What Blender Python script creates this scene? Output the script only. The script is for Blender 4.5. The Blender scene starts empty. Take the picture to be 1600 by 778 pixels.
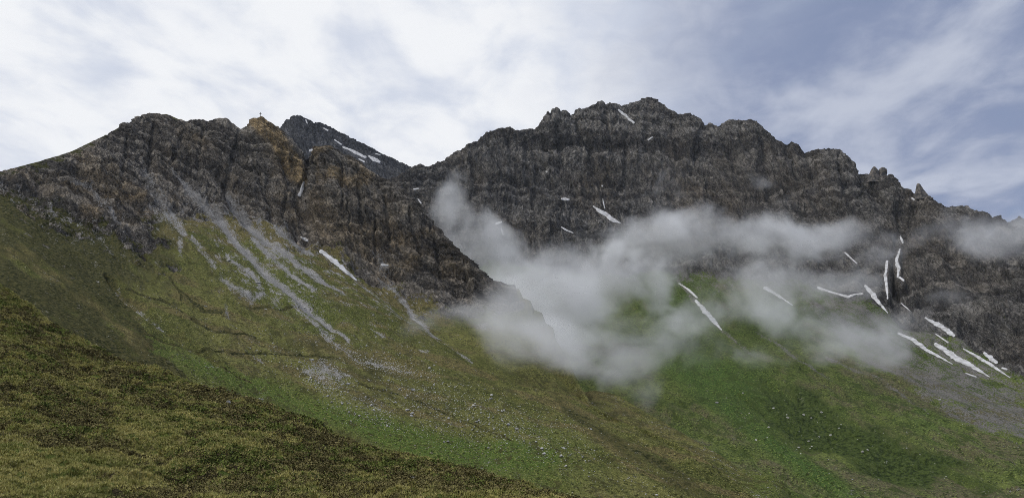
import bpy, math, random
import numpy as np
from mathutils import Vector
from concurrent.futures import ThreadPoolExecutor

random.seed(7)
RNG = np.random.default_rng(11)
SC = bpy.context.scene

# ------------------------------------------------------------------ camera
PW, PH = 1600.0, 778.0
HFOV = math.radians(66)
F = (PW / 2) / math.tan(HFOV / 2)
HORIZON = 520.0
PITCH = math.atan((HORIZON - PH / 2) / F)
cam_d = bpy.data.cameras.new('camera')
cam_d.sensor_width = 36
cam_d.angle = HFOV
cam_d.clip_start = 0.5
cam_d.clip_end = 60000
cam = bpy.data.objects.new('camera', cam_d)
SC.collection.objects.link(cam)
cam.rotation_euler = (math.pi / 2 + PITCH, 0, 0)
SC.camera = cam

# ------------------------------------------------------------------ light
SUN_EL, SUN_AZ = math.radians(56), math.radians(-98)   # azimuth from +Y (view) towards +X
sd = Vector((math.sin(SUN_AZ) * math.cos(SUN_EL), math.cos(SUN_AZ) * math.cos(SUN_EL), math.sin(SUN_EL)))
sun_d = bpy.data.lights.new('sun', 'SUN')
sun_d.energy = 1.5
sun_d.angle = math.radians(10)
sun_d.color = (1.0, 0.95, 0.88)
sun = bpy.data.objects.new('sun', sun_d)
SC.collection.objects.link(sun)
sun.rotation_euler = sd.to_track_quat('Z', 'Y').to_euler()

SC.view_settings.view_transform = 'Standard'
SC.view_settings.look = 'None'
SC.view_settings.gamma = 1
SC.view_settings.exposure = 0.0
SC.render.engine = 'CYCLES'
SC.cycles.max_bounces = 5
SC.cycles.diffuse_bounces = 2
SC.cycles.glossy_bounces = 1
SC.cycles.transmission_bounces = 1
SC.cycles.volume_bounces = 1
SC.cycles.transparent_max_bounces = 8
SC.cycles.volume_step_rate = 1.5
SC.cycles.use_denoising = True
SC.cycles.denoising_prefilter = 'NONE'
SC.cycles.filter_width = 0.9


class NT:
    """small helper to write node trees"""
    def __init__(s, tree):
        s.t = tree
        s.n = tree.nodes
        s.l = tree.links

    def node(s, typ, **kw):
        nd = s.n.new(typ)
        for k, v in kw.items():
            setattr(nd, k, v)
        return nd

    def put(s, sock, v):
        if isinstance(v, bpy.types.NodeSocket):
            s.l.new(v, sock)
        elif v is not None:
            if isinstance(v, (tuple, list)) and len(v) == 3 and sock.type == 'RGBA':
                v = (*v, 1)
            sock.default_value = v

    def math(s, op, a, b=None, c=None, clamp=False):
        nd = s.node('ShaderNodeMath', operation=op, use_clamp=clamp)
        for i, v in enumerate((a, b, c)):
            s.put(nd.inputs[i], v)
        return nd.outputs[0]

    def vmath(s, op, a, b=None):
        nd = s.node('ShaderNodeVectorMath', operation=op)
        s.put(nd.inputs[0], a)
        if b is not None:
            s.put(nd.inputs[1], b)
        return nd.outputs['Value'] if op in ('LENGTH', 'DOT_PRODUCT', 'DISTANCE') else nd.outputs['Vector']

    def ramp(s, v, lo, hi, a=0.0, b=1.0, smooth=True):
        nd = s.node('ShaderNodeMapRange', clamp=True)
        if smooth:
            nd.interpolation_type = 'SMOOTHSTEP'
        for i, q in enumerate((v, lo, hi, a, b)):
            s.put(nd.inputs[i], q)
        return nd.outputs[0]

    def mix(s, f, a, b, blend='MIX'):
        nd = s.node('ShaderNodeMix', data_type='RGBA', blend_type=blend)
        nd.clamp_factor = True
        s.put(nd.inputs[0], f)
        s.put(nd.inputs[6], a)
        s.put(nd.inputs[7], b)
        return nd.outputs[2]

    def noise(s, vec, scale, detail=4, rough=0.55, dist=0.0, stretch=None):
        if stretch is not None:
            vec = s.vmath('MULTIPLY', vec, stretch)
        nd = s.node('ShaderNodeTexNoise')
        nd.noise_dimensions = '3D'
        s.put(nd.inputs['Vector'], vec)
        s.put(nd.inputs['Scale'], scale)
        nd.inputs['Detail'].default_value = detail
        nd.inputs['Roughness'].default_value = rough
        nd.inputs['Distortion'].default_value = dist
        return nd.outputs[0]

    def voronoi(s, vec, scale, feature='F1', out=0):
        nd = s.node('ShaderNodeTexVoronoi', feature=feature)
        s.put(nd.inputs['Vector'], vec)
        nd.inputs['Scale'].default_value = scale
        return nd.outputs[out]


# ------------------------------------------------------------------ sky: Nishita behind a broken cloud deck
SKY_STRENGTH = 0.10
world = bpy.data.worlds.new('World')
SC.world = world
world.use_nodes = True
w = NT(world.node_tree)
w.n.clear()
sky = w.node('ShaderNodeTexSky', sky_type='NISHITA', sun_disc=False)
sky.sun_elevation = SUN_EL
sky.sun_rotation = SUN_AZ
sky.altitude = 2000
d = w.node('ShaderNodeTexCoord').outputs['Generated']
sep = w.node('ShaderNodeSeparateXYZ')
w.l.new(d, sep.inputs[0])
dx, dy, dz = sep.outputs
den = w.math('ADD', w.math('MAXIMUM', dz, 0.0), 0.22)
comb = w.node('ShaderNodeCombineXYZ')
w.put(comb.inputs[0], w.math('DIVIDE', dx, den))
w.put(comb.inputs[1], w.math('DIVIDE', dy, den))
cp = comb.outputs[0]                                   # point on the cloud deck
n_big = w.noise(cp, 1.5, 6, 0.55, 0.2, (1.0, 1.0, 1.0))
n_mid = w.noise(cp, 4.0, 8, 0.50, 0.4, (1.0, 0.62, 1.0))
n_fine = w.noise(cp, 13.0, 7, 0.6, 0.5, (1.0, 0.8, 1.0))
side = w.ramp(w.math('ADD', dx, w.math('MULTIPLY', w.math('SUBTRACT', n_mid, 0.5), 0.5)), 0.0, 0.30)                            # the veil is thinner away from the sun
lite = w.math('ADD', w.math('MULTIPLY', n_mid, 0.62), w.math('MULTIPLY', n_big, 0.28))
lite = w.math('ADD', lite, w.math('MULTIPLY', n_fine, 0.11))
lite = w.math('SUBTRACT', lite, w.math('MULTIPLY', side, 0.065))
cl_left = w.mix(w.ramp(lite, 0.40, 0.56), (6.6, 7.05, 8.1), (9.0, 9.15, 9.45))
cl_right = w.mix(w.ramp(lite, 0.36, 0.58), (2.5, 3.0, 4.5), (5.1, 5.5, 6.6))
cl = w.mix(side, cl_left, cl_right)
# an overcast sky is about twice as bright overhead as low down
cl = w.vmath('SCALE', cl)
w.put(cl.node.inputs['Scale'], w.ramp(dz, 0.40, 0.95, 1.0, 2.1))
skyc = w.vmath('MULTIPLY', sky.outputs[0], (1.0, 1.0, 1.0))
cover = w.ramp(lite, 0.28, 0.46, 0.82, 1.0)
colr = w.mix(cover, skyc, cl)
bg = w.node('ShaderNodeBackground')
w.put(bg.inputs[0], colr)
bg.inputs[1].default_value = SKY_STRENGTH
wo = w.node('ShaderNodeOutputWorld')
w.l.new(bg.outputs[0], wo.inputs[0])

# ------------------------------------------------------------------ numpy noise
_perm = RNG.permutation(256).astype(np.int32)
PERM = np.concatenate([_perm, _perm, _perm])
_g = RNG.normal(size=(256, 3))
GRAD = (_g / np.linalg.norm(_g, axis=1, keepdims=True)).astype(np.float32)
POOL = ThreadPoolExecutor(4)


def _perlin(p):
    pi = np.floor(p).astype(np.int32)
    f = (p - pi).astype(np.float32)
    pi &= 255
    u = f * f * f * (f * (f * 6 - 15) + 10)
    out = 0
    for i in (0, 1):
        for j in (0, 1):
            hxy = PERM[PERM[pi[:, 0] + i] + pi[:, 1] + j]
            wx = (u[:, 0] if i else 1 - u[:, 0]) * (u[:, 1] if j else 1 - u[:, 1])
            for k in (0, 1):
                g = GRAD[PERM[hxy + pi[:, 2] + k]]
                dt = g[:, 0] * (f[:, 0] - i) + g[:, 1] * (f[:, 1] - j) + g[:, 2] * (f[:, 2] - k)
                out = out + dt * wx * (u[:, 2] if k else 1 - u[:, 2])
    return out * 1.6


def noise(p, scale, seed=0):
    """gradient noise about -1..1; scale = size in metres (number or 3-vector)"""
    q = (p / np.asarray(scale, dtype=np.float32) + np.float32(seed * 17.31 + 100.5)).astype(np.float32)
    ch = [q[i:i + 60000] for i in range(0, len(q), 60000)]
    return np.concatenate(list(POOL.map(_perlin, ch)))


def fbm(p, scale, octs=4, gain=0.5, seed=0, ridged=False):
    s = np.asarray(scale, dtype=np.float32)
    a, tot, out = 1.0, 0.0, 0
    for o in range(octs):
        n = noise(p, s / 2.03 ** o, seed + o * 3)
        if ridged:
            n = 1 - 2 * np.abs(n)
        out = out + a * n
        tot += a
        a *= gain
    return out / tot


def sstep(x, a, b):
    t = np.clip((x - a) / (b - a), 0, 1)
    return t * t * (3 - 2 * t)


# ------------------------------------------------------------------ view geometry: where a sight line meets a given world Y
CP, SP = math.cos(PITCH), math.sin(PITCH)


def P(px, py, Y):
    px, py, Y = np.asarray(px, float), np.asarray(py, float), np.asarray(Y, float)
    cx, cz = (px - PW / 2) / F, -(py - PH / 2) / F
    wy = CP - cz * SP
    wz = SP + cz * CP
    k = Y / wy
    return np.stack([cx * k, Y + 0 * cx, wz * k], -1)


def pix(p):
    f = p[..., 1] * CP + p[..., 2] * SP
    up = -p[..., 1] * SP + p[..., 2] * CP
    return PW / 2 + F * p[..., 0] / f, PH / 2 - F * up / f


def pchip(x, y, xq):
    """monotone cubic through columns of y (k, n) at x (k,), queried at xq"""
    h = np.diff(x)
    dl = np.diff(y, axis=0) / h[:, None]
    m = np.zeros_like(y)
    m[0], m[-1] = dl[0], dl[-1]
    for i in range(1, len(x) - 1):
        same = dl[i - 1] * dl[i] > 0
        hm = 2 * dl[i - 1] * dl[i] / np.where(np.abs(dl[i - 1] + dl[i]) < 1e-9, 1e-9, dl[i - 1] + dl[i])
        m[i] = np.where(same, hm, 0)
    idx = np.clip(np.searchsorted(x, xq, side='right') - 1, 0, len(x) - 2)
    t = (xq - x[idx]) / h[idx]
    t = t[:, None]
    hh = h[idx][:, None]
    return ((1 + 2 * t) * (1 - t) ** 2 * y[idx] + t * (1 - t) ** 2 * hh * m[idx]
            + t * t * (3 - 2 * t) * y[idx + 1] + t * t * (t - 1) * hh * m[idx + 1])


def smooth1(a, n):
    if n < 2:
        return a
    k = np.hanning(n + 2)[1:-1]
    k /= k.sum()
    return np.convolve(np.pad(a, n, mode='edge'), k, mode='same')[n:-n]


def sheet(lines, x0, x1, step, rows, back=None, smooth_d=40):
    """grid of points through lines of (px, py, Y); rows = rows between successive lines; back = (run, drop) behind the crest"""
    xs = np.arange(x0, x1 + step, step)
    py, dd = [], []
    for k, ln in enumerate(lines):
        a = np.array(ln, float)
        y = np.interp(xs, a[:, 0], a[:, 1])
        if k > 0:
            y = smooth1(y, int(40 / step))
        py.append(y)
        dd.append(smooth1(np.interp(xs, a[:, 0], a[:, 2]), int(smooth_d / step)))
    py, dd = np.array(py), np.array(dd)
    for k in range(1, len(py)):
        py[k] = np.maximum(py[k], py[k - 1] + 2.0)
    kx = np.arange(len(lines), dtype=float)
    q = np.concatenate([np.linspace(i, i + 1, r, endpoint=False) for i, r in enumerate(rows)] + [[len(lines) - 1.0]])
    g = P(xs[None, :] + 0 * q[:, None], pchip(kx, py, q), pchip(kx, dd, q))
    if back:
        run, drop, nb = back
        t = (np.linspace(1, 0, nb, endpoint=False) ** 1.7)[:, None]
        b = np.repeat(g[:1], nb, 0).copy()
        b[..., 1] += t * run
        b[..., 2] -= t * drop
        b[..., 0] *= (b[..., 1] / g[:1, :, 1])
        g = np.concatenate([b, g], 0)
    return g


def normals(g):
    du = np.gradient(g, axis=1)
    dv = np.gradient(g, axis=0)
    n = np.cross(dv, du)
    n /= np.maximum(np.linalg.norm(n, axis=-1, keepdims=True), 1e-9)
    flip = (n[..., 1] > 0.3) & (n[..., 2] < 0)
    n[flip] *= -1
    if n[..., 2].mean() < 0:
        n = -n
    return n


def grid_mesh(name, g, mat, attrs=None):
    r, c = g.shape[:2]
    me = bpy.data.meshes.new(name)
    me.vertices.add(r * c)
    me.vertices.foreach_set('co', g.reshape(-1).astype(np.float32))
    i = np.arange(r * c).reshape(r, c)
    q = np.stack([i[:-1, :-1], i[1:, :-1], i[1:, 1:], i[:-1, 1:]], -1).reshape(-1)
    nf = (r - 1) * (c - 1)
    me.loops.add(nf * 4)
    me.loops.foreach_set('vertex_index', q.astype(np.int32))
    me.polygons.add(nf)
    me.polygons.foreach_set('loop_start', np.arange(0, nf * 4, 4, dtype=np.int32))
    me.polygons.foreach_set('use_smooth', np.ones(nf, dtype=bool))
    me.update(calc_edges=True)
    for k, v in (attrs or {}).items():
        at = me.attributes.new(k, 'FLOAT_COLOR', 'POINT')
        rgba = np.ones((r * c, 4), np.float32)
        v = v.reshape(r * c, -1)
        rgba[:, 3] = 0
        rgba[:, :v.shape[1]] = v
        at.data.foreach_set('color', rgba.reshape(-1))
    me.materials.append(mat)
    o = bpy.data.objects.new(name, me)
    SC.collection.objects.link(o)
    return o


def raw_mesh(name, v, f, mat, smooth=False, attr=None):
    """v (n,3), f (m,k) of one polygon size"""
    me = bpy.data.meshes.new(name)
    me.vertices.add(len(v))
    me.vertices.foreach_set('co', np.asarray(v, np.float32).reshape(-1))
    m, k = f.shape
    me.loops.add(m * k)
    me.loops.foreach_set('vertex_index', np.asarray(f, np.int32).reshape(-1))
    me.polygons.add(m)
    me.polygons.foreach_set('loop_start', np.arange(0, m * k, k, dtype=np.int32))
    me.polygons.foreach_set('use_smooth', np.full(m, smooth, dtype=bool))
    me.update(calc_edges=True)
    if attr is not None:
        at = me.attributes.new('shade', 'FLOAT_COLOR', 'POINT')
        at.data.foreach_set('color', np.asarray(attr, np.float32).reshape(-1))
    if mat:
        me.materials.append(mat)
    o = bpy.data.objects.new(name, me)
    SC.collection.objects.link(o)
    return o


def tag(o, label, cat, group=None, kind=None):
    o['label'] = label
    o['category'] = cat
    if group:
        o['group'] = group
    if kind:
        o['kind'] = kind
    return o


def stroke(px, py, pts):
    """1 on the axis of a stroke of (x, y, halfwidth), 0 at its half width, negative outside"""
    best = np.full(px.shape, -9.0)
    if len(pts) == 1:
        pts = [pts[0], (pts[0][0] + .3, pts[0][1], pts[0][2])]
    for (xa, ya, wa), (xb, yb, wb) in zip(pts[:-1], pts[1:]):
        ex, ey = xb - xa, yb - ya
        t = np.clip(((px - xa) * ex + (py - ya) * ey) / (ex * ex + ey * ey), 0, 1)
        dist = np.hypot(px - xa - t * ex, py - ya - t * ey)
        best = np.maximum(best, 1 - dist / (wa + t * (wb - wa)))
    return best


def blob(px, py, cx, cy, rx, ry, ang=0):
    c, s = math.cos(math.radians(ang)), math.sin(math.radians(ang))
    u = ((px - cx) * c + (py - cy) * s) / rx
    v = (-(px - cx) * s + (py - cy) * c) / ry
    return np.clip(1 - np.hypot(u, v), 0, 1)


# ------------------------------------------------------------------ materials
def mat_new(name):
    m = bpy.data.materials.new(name)
    m.use_nodes = True
    t = NT(m.node_tree)
    t.n.clear()
    out = t.node('ShaderNodeOutputMaterial')
    b = t.node('ShaderNodeBsdfPrincipled')
    b.inputs['Roughness'].default_value = 0.92
    b.inputs['Specular IOR Level'].default_value = 0.02
    t.l.new(b.outputs[0], out.inputs[0])
    return m, t, b


def terrain_material(name, unit, fall, rock_dark, rock_light, grass_a, grass_b, brown, lush, scree, orange, bump=1.0, strat_w=0.3, veg=((0.020, 0.024, 0.009), (0.082, 0.076, 0.030))):
    """unit = metres of the finest feature that shows; fall = stretch along the fall line"""
    m, t, b = mat_new(name)
    pos = t.node('ShaderNodeTexCoord').outputs['Object']
    z = t.node('ShaderNodeAttribute', attribute_name='zones')
    ti = t.node('ShaderNodeAttribute', attribute_name='tint')
    sz = t.node('ShaderNodeSeparateColor')
    st = t.node('ShaderNodeSeparateColor')
    t.l.new(z.outputs['Color'], sz.inputs[0])
    t.l.new(ti.outputs['Color'], st.inputs[0])
    rock_m, scree_m, brown_m = sz.outputs
    orange_m, lush_m, strat = st.outputs
    # the fall-line frame: x across, y along the fall, z out of the slope
    mp = t.node('ShaderNodeMapping')
    mp.vector_type = 'POINT'
    t.l.new(pos, mp.inputs['Vector'])
    mp.inputs['Rotation'].default_value = fall
    fp = t.vmath('MULTIPLY', mp.outputs[0], (1.0, 0.3, 1.0))
    n1 = t.noise(fp, 0.10 / unit, 6, 0.68, 0.4)
    n2 = t.noise(pos, 0.36 / unit, 4, 0.7)
    n3 = t.noise(fp, 0.014 / unit, 5, 0.55, 0.5)
    n4 = t.noise(pos, 0.9 / unit, 2, 0.6)
    # rock
    rv = t.math('ADD', t.math('MULTIPLY', n1, 0.48), t.math('MULTIPLY_ADD', n2, 0.30, 0.11))
    rv = t.math('ADD', rv, t.math('MULTIPLY', t.math('SUBTRACT', strat, 0.5), strat_w))
    rock = t.mix(t.ramp(rv, 0.38, 0.64), rock_dark, rock_light)
    warm = t.math('MULTIPLY', t.ramp(n3, 0.50, 0.68), 0.26)
    rv = t.math('ADD', rv, t.math('MULTIPLY', t.math('SUBTRACT', n3, 0.5), 0.45))
    om = t.math('ADD', t.math('MULTIPLY', orange_m, t.ramp(n1, 0.3, 0.6, 0.55, 1.15)), warm, clamp=True)
    rock = t.mix(om, rock, t.mix(t.ramp(rv, 0.34, 0.66), tuple(c * 0.42 for c in orange), orange))
    c1 = t.math('ABSOLUTE', t.math('SUBTRACT', t.noise(fp, 0.075 / unit, 5, 0.72, 0.9), 0.5))
    c2 = t.math('ABSOLUTE', t.math('SUBTRACT', t.noise(pos, 0.13 / unit, 4, 0.72, 0.7), 0.5))
    crk = t.math('MINIMUM', c1, t.math('MULTIPLY', c2, 1.3))
    rock = t.mix(t.ramp(crk, 0.0, 0.026, 0.9, 0.0), rock, (0.012, 0.012, 0.013))
    rock = t.mix(t.ramp(n4, 0.58, 0.72, 0.0, 0.35), rock, tuple(min(1, c * 1.7) for c in rock_light))
    # grass
    gv = t.math('ADD', t.math('MULTIPLY', n1, 0.5), t.math('MULTIPLY', n3, 0.5))
    gr = t.mix(t.ramp(gv, 0.38, 0.62), grass_a, grass_b)
    gr = t.mix(t.math('MULTIPLY', lush_m, t.ramp(n3, 0.25, 0.6, 0.6, 1.1), clamp=True), gr, lush)
    bm = t.ramp(t.math('ADD', brown_m, t.math('MULTIPLY', t.math('SUBTRACT', rv, 0.5), 2.2)), 0.3, 0.75)
    gr = t.mix(bm, gr, brown)
    gr = t.mix(t.ramp(n2, 0.48, 0.62, 0.0, 0.85), gr, tuple(c * 0.36 for c in grass_a))
    gr = t.mix(t.ramp(n4, 0.53, 0.66, 0.0, 0.6), gr, tuple(min(1, c * 1.9) for c in grass_b))
    n5 = t.noise(t.vmath('MULTIPLY', mp.outputs[0], (1.0, 0.45, 1.0)), 0.11 / unit, 6, 0.7, 0.3)
    gr = t.mix(t.ramp(n5, 0.54, 0.60, 0.0, 0.75), gr, t.mix(n2, *veg))
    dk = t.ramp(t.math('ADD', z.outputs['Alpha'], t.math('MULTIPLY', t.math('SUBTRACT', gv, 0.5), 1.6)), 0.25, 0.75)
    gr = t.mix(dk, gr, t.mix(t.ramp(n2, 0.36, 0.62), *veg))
    # scree
    sv = t.math('ADD', t.math('MULTIPLY', n4, 0.6), t.math('MULTIPLY', n1, 0.4))
    sc = t.mix(t.ramp(sv, 0.36, 0.64), tuple(c * 0.5 for c in scree), tuple(min(1, c * 1.25) for c in scree))
    nb = t.math('ADD', t.math('MULTIPLY', n2, 0.5), t.math('MULTIPLY', n1, 0.5))
    rk = t.ramp(t.math('ADD', rock_m, t.math('MULTIPLY', t.math('SUBTRACT', nb, 0.5), 2.4)), 0.42, 0.58)
    sk = t.ramp(t.math('ADD', scree_m, t.math('MULTIPLY', t.math('SUBTRACT', t.math('ADD', t.math('MULTIPLY', n4, 0.35), t.math('MULTIPLY', nb, 0.65)), 0.5), 4.6)), 0.40, 0.60)
    col = t.mix(rk, gr, rock)
    col = t.mix(sk, col, sc)
    t.put(b.inputs['Base Color'], col)
    bp = t.node('ShaderNodeBump')
    bp.inputs['Strength'].default_value = 1.0
    bp.inputs['Distance'].default_value = unit * bump
    hgt = t.math('ADD', t.math('MULTIPLY', n2, 3.0), t.math('MULTIPLY', n4, 0.9))
    hgt = t.math('ADD', hgt, t.math('MULTIPLY', t.math('MULTIPLY', t.ramp(crk, 0, 0.06), rk), 1.5))
    t.put(bp.inputs['Height'], hgt)
    t.l.new(bp.outputs[0], b.inputs['Normal'])
    return m


# ------------------------------------------------------------------ snow patches: strokes of (x, y, halfwidth) seen on the far slopes
SNOW = [
    ('peak', [(536, 230, 2), (550, 236, 3), (571, 246, 3)], 'long slanting snow streak on the dark far peak'),
    ('peak', [(576, 244, 2.5), (584, 249, 5), (593, 253, 2.5)], 'broad forked snow patch low on the right flank of the far peak'),
    ('peak', [(484, 236, 2), (491, 233, 2.5)], 'small snow patch left on the far peak, behind the orange ridge'),
    ('peak', [(523, 219, 1.6), (533, 226, 1.6)], 'short thin snow strip above the long streak of the far peak'),
    ('peak', [(506, 201, 1.6), (512, 204, 2)], 'tiny snow fleck just under the crest of the far peak'),
    ('peak', [(561, 249, 1.5), (569, 253, 2)], 'little snow strip right below the long streak of the far peak'),
    ('peak', [(478, 188, 1.5), (480, 193, 1.5)], 'tiny upright snow fleck near the top of the far peak'),
    ('peak', [(587, 240.5, 1.2), (594, 242.5, 1.2)], 'hairline of snow above the forked patch on the far peak'),
    ('ridge', [(468, 305, 4), (471, 296, 4), (475, 285, 2)], 'upright white snow wedge in the gully left of the orange rock rib'),
    ('ridge', [(502, 393, 4), (525, 410, 5), (545, 428, 3.5), (557, 438, 2)], 'long tapering snow strip along the foot of the orange rock rib'),
    ('ridge', [(470, 371, 1.5), (480, 376, 3)], 'short snow strip above the long strip at the foot of the rib'),
    ('ridge', [(597, 414, 2.5), (606, 415, 2)], 'small flat snow patch in the middle of the brown rib foot'),
    ('ridge', [(140, 438, 1.5), (154, 442, 1.8)], 'lone thin snow sliver in the gully beside the dark green slope'),
    ('massif', [(967, 173, 2.5), (978, 182, 3.5), (990, 192, 2.5)], 'slanting snow strip just under the highest summit'),
    ('massif', [(877, 311, 1.5), (883, 312, 3.5), (889, 312, 2)], 'small bright snow patch on the middle of the grey wall'),
    ('massif', [(927, 323, 2), (942, 333, 4.5), (955, 342, 4.5), (969, 349, 1.5)], 'large slanting snow patch just above the mist on the grey wall'),
    ('massif', [(877, 355, 1.5), (885, 360, 2), (895, 364, 1.5)], 'thin snow strip at the upper edge of the mist'),
    ('massif', [(941, 291, 1.8)], 'tiny snow dot above the large slanting patch on the wall'),
    ('massif', [(942, 311, 1.2), (943, 318, 1.8), (945, 326, 1.2)], 'small upright snow fleck touching the large slanting patch'),
    ('massif', [(775, 350, 2), (783, 347, 2.5)], 'small snow patch peeping over the left part of the mist'),
    ('massif', [(783, 357, 1.5), (786, 367, 1.8)], 'upright snow fleck half sunk in the left part of the mist'),
    ('massif', [(647, 296, 2.5), (654, 295, 2)], 'small snow patch below the saddle between the two mountains'),
    ('massif', [(653, 311, 1.4), (658, 318, 1.6)], 'slim snow fleck beside the tip of the mist below the saddle'),
    ('massif', [(854, 269, 1.8)], 'tiny snow dot high on the left half of the grey wall'),
    ('massif', [(1013, 219, 1.8), (1019, 215, 1.5)], 'tiny slanted snow fleck right below the highest summit'),
    ('massif', [(1061, 443, 1.5), (1075, 452, 2.5), (1089, 465, 2)], 'upper slim snow strip in the grassy gully under the mist'),
    ('massif', [(1088, 470, 3), (1100, 485, 5), (1112, 498, 5), (1127, 515, 1.5)], 'long snow tongue running down the green slope under the mist'),
    ('massif', [(1195, 450, 4), (1210, 458, 4), (1225, 468, 2), (1238, 477, 1)], 'veiled snow patch fading into the right side of the mist'),
    ('massif', [(1278, 450, 3), (1300, 457, 2), (1325, 464, 2.5), (1335, 460, 2.5), (1348, 459, 2)], 'sagging snow band along the foot of the dark cliffs'),
    ('massif', [(1352, 447, 3), (1365, 462, 5), (1375, 475, 3.5), (1387, 489, 1)], 'leaning snow wedge below the twin snow gullies'),
    ('massif', [(1386, 409, 3), (1383, 430, 3.5), (1385, 445, 3), (1387, 466, 2)], 'left one of the two upright snow gullies in the dark cliffs'),
    ('massif', [(1406, 390, 2), (1401, 408, 4), (1404, 420, 4), (1403, 432, 3), (1412, 438, 2)], 'right one of the two upright snow gullies, with a hooked foot'),
    ('massif', [(1407, 370, 2), (1411, 379, 3)], 'small snow fleck at the top of the right snow gully'),
    ('massif', [(1320, 395, 1.5), (1330, 404, 2), (1339, 412, 1.2)], 'thin slanting snow strip under the right end of the mist'),
    ('massif', [(1446, 497, 2.5), (1465, 507, 5), (1480, 517, 5), (1490, 524, 3)], 'broad snow patch at the top of the grey scree'),
    ('massif', [(1404, 521, 2), (1425, 530, 4), (1445, 545, 4), (1465, 556, 2.5), (1488, 569, 1)], 'long lower snow tongue at the left border of the grey scree'),
    ('massif', [(1462, 538, 4), (1475, 546, 5), (1495, 560, 6), (1515, 570, 5), (1535, 582, 2.5), (1546, 589, 1)], 'longest and widest snow tongue in the middle of the grey scree'),
    ('massif', [(1462, 522, 1.5), (1481, 535, 1.6)], 'hairline of snow between the broad patch and the widest tongue'),
    ('massif', [(1505, 545, 1.2), (1525, 556, 3), (1545, 568, 4), (1560, 578, 2), (1578, 590, 1)], 'snow tongue nearest the picture edge, under the dark crag'),
    ('massif', [(1538, 552, 3), (1548, 560, 6), (1556, 566, 4)], 'lumpy snow heap on top of the tongue under the dark crag'),
    ('massif', [(1566, 575, 2), (1573, 577, 2)], 'small oval snow fleck beside the lumpy heap'),
    ('massif', [(1509, 583, 1.3), (1525, 589, 1.6)], 'short thin snow strip below the widest tongue'),
    ('massif', [(1408, 474, 1), (1415, 480, 1.6), (1422, 486, 1)], 'faint thin snow strip left of the broad scree patch'),
    ('massif', [(1425, 310, 1.8), (1428, 312, 1.8)], 'tiny snow dot below the lone rock spire'),
]


def snow_damp(px, py, which):
    out = np.full(px.shape, -9.0)
    for s, pts, _ in SNOW:
        if s == which:
            out = np.maximum(out, stroke(px, py, [(x, y, wd + 5) for x, y, wd in pts]))
    return sstep(out, 0.0, 0.6)


# ------------------------------------------------------------------ terrain bodies
def crest_fade(shape, nb, rows, lo):
    """keeps the traced skyline: relief grows away from the crest"""
    r = np.abs(np.arange(shape[0]) - nb)
    wr = lo + (1 - lo) * sstep(r, 0, rows)
    return np.repeat(wr[:, None], shape[1], 1).reshape(-1)


def rotm(e):
    from mathutils import Euler
    return np.array(Euler(e).to_matrix())


def frame(fx, fy, fz):
    """rotation whose y axis runs down a slope falling along (fx, fy, fz)"""
    from mathutils import Matrix
    f = Vector((fx, fy, fz)).normalized()
    a = f.cross(Vector((0, -0.5, 1.0))).normalized()
    nn = a.cross(f)
    return tuple(Matrix((a, f, nn)).to_euler())


FALL_P, FALL_M, FALL_L, FALL_F = frame(.35, -.6, -.72), frame(.12, -.8, -.58), frame(.5, -.62, -.55), frame(.75, -.45, -.45)


def rock_disp(p, amp, fall_e, bedn, bedT, seed, big=1.0, bed=1.0):
    """crag relief in metres at p (n,3): buttresses, gullies, broken blocks and beds; also a per-bed value"""
    R = rotm(fall_e)
    q = (p @ R.T).astype(np.float32)
    wrp = noise(p, 90, seed + 40)[:, None] * np.float32(22) + noise(p, 30, seed + 41)[:, None] * np.float32(6)
    q = q + wrp * np.array([1, .3, 0], np.float32)
    B = 17 * big * fbm(q, np.array([140, 420, 140], np.float32), 2, 0.5, seed, True)
    B = B + 13.5 * fbm(q, np.array([46, 190, 46], np.float32), 2, 0.55, seed + 7, True)
    B = B - B.mean()
    d = 6.4 * fbm(q, np.array([17, 58, 17], np.float32), 2, 0.6, seed + 13, True)
    d = d + 3.0 * fbm(p, (9, 9, 12), 2, 0.6, seed + 19, True)
    d = d + 1.8 * fbm(p, (4.2, 4.2, 4.2), 2, 0.7, seed + 22)
    d = d - d.mean()
    h = p @ np.asarray(bedn, np.float32) + 16 * noise(p, 120, seed + 25) + 5 * noise(p, 35, seed + 26)
    s = h / bedT
    k = np.floor(s)
    fr = s - k
    hv = np.sin(k * 12.9898 + seed) * 43758.5453
    hv = hv - np.floor(hv)
    fade = 0.5 + 0.5 * sstep(noise(p, 160, seed + 30), -0.4, 0.5)
    d = d + bed * fade * (1.4 + 2.6 * hv) * (sstep(fr, 0.0, 0.25) - fr)
    s2 = h / (bedT * 0.31)
    f2 = s2 - np.floor(s2)
    d = d + bed * fade * 1.3 * (sstep(f2, 0, .3) - f2)
    h3 = np.sin(np.floor(h / (bedT * 3.7)) * 78.233 + seed) * 43758.5453
    strat = 0.5 + (0.7 * (hv - 0.5) + 0.35 * (h3 - np.floor(h3) - 0.5)) * fade
    return B * amp, d * amp, strat


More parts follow.
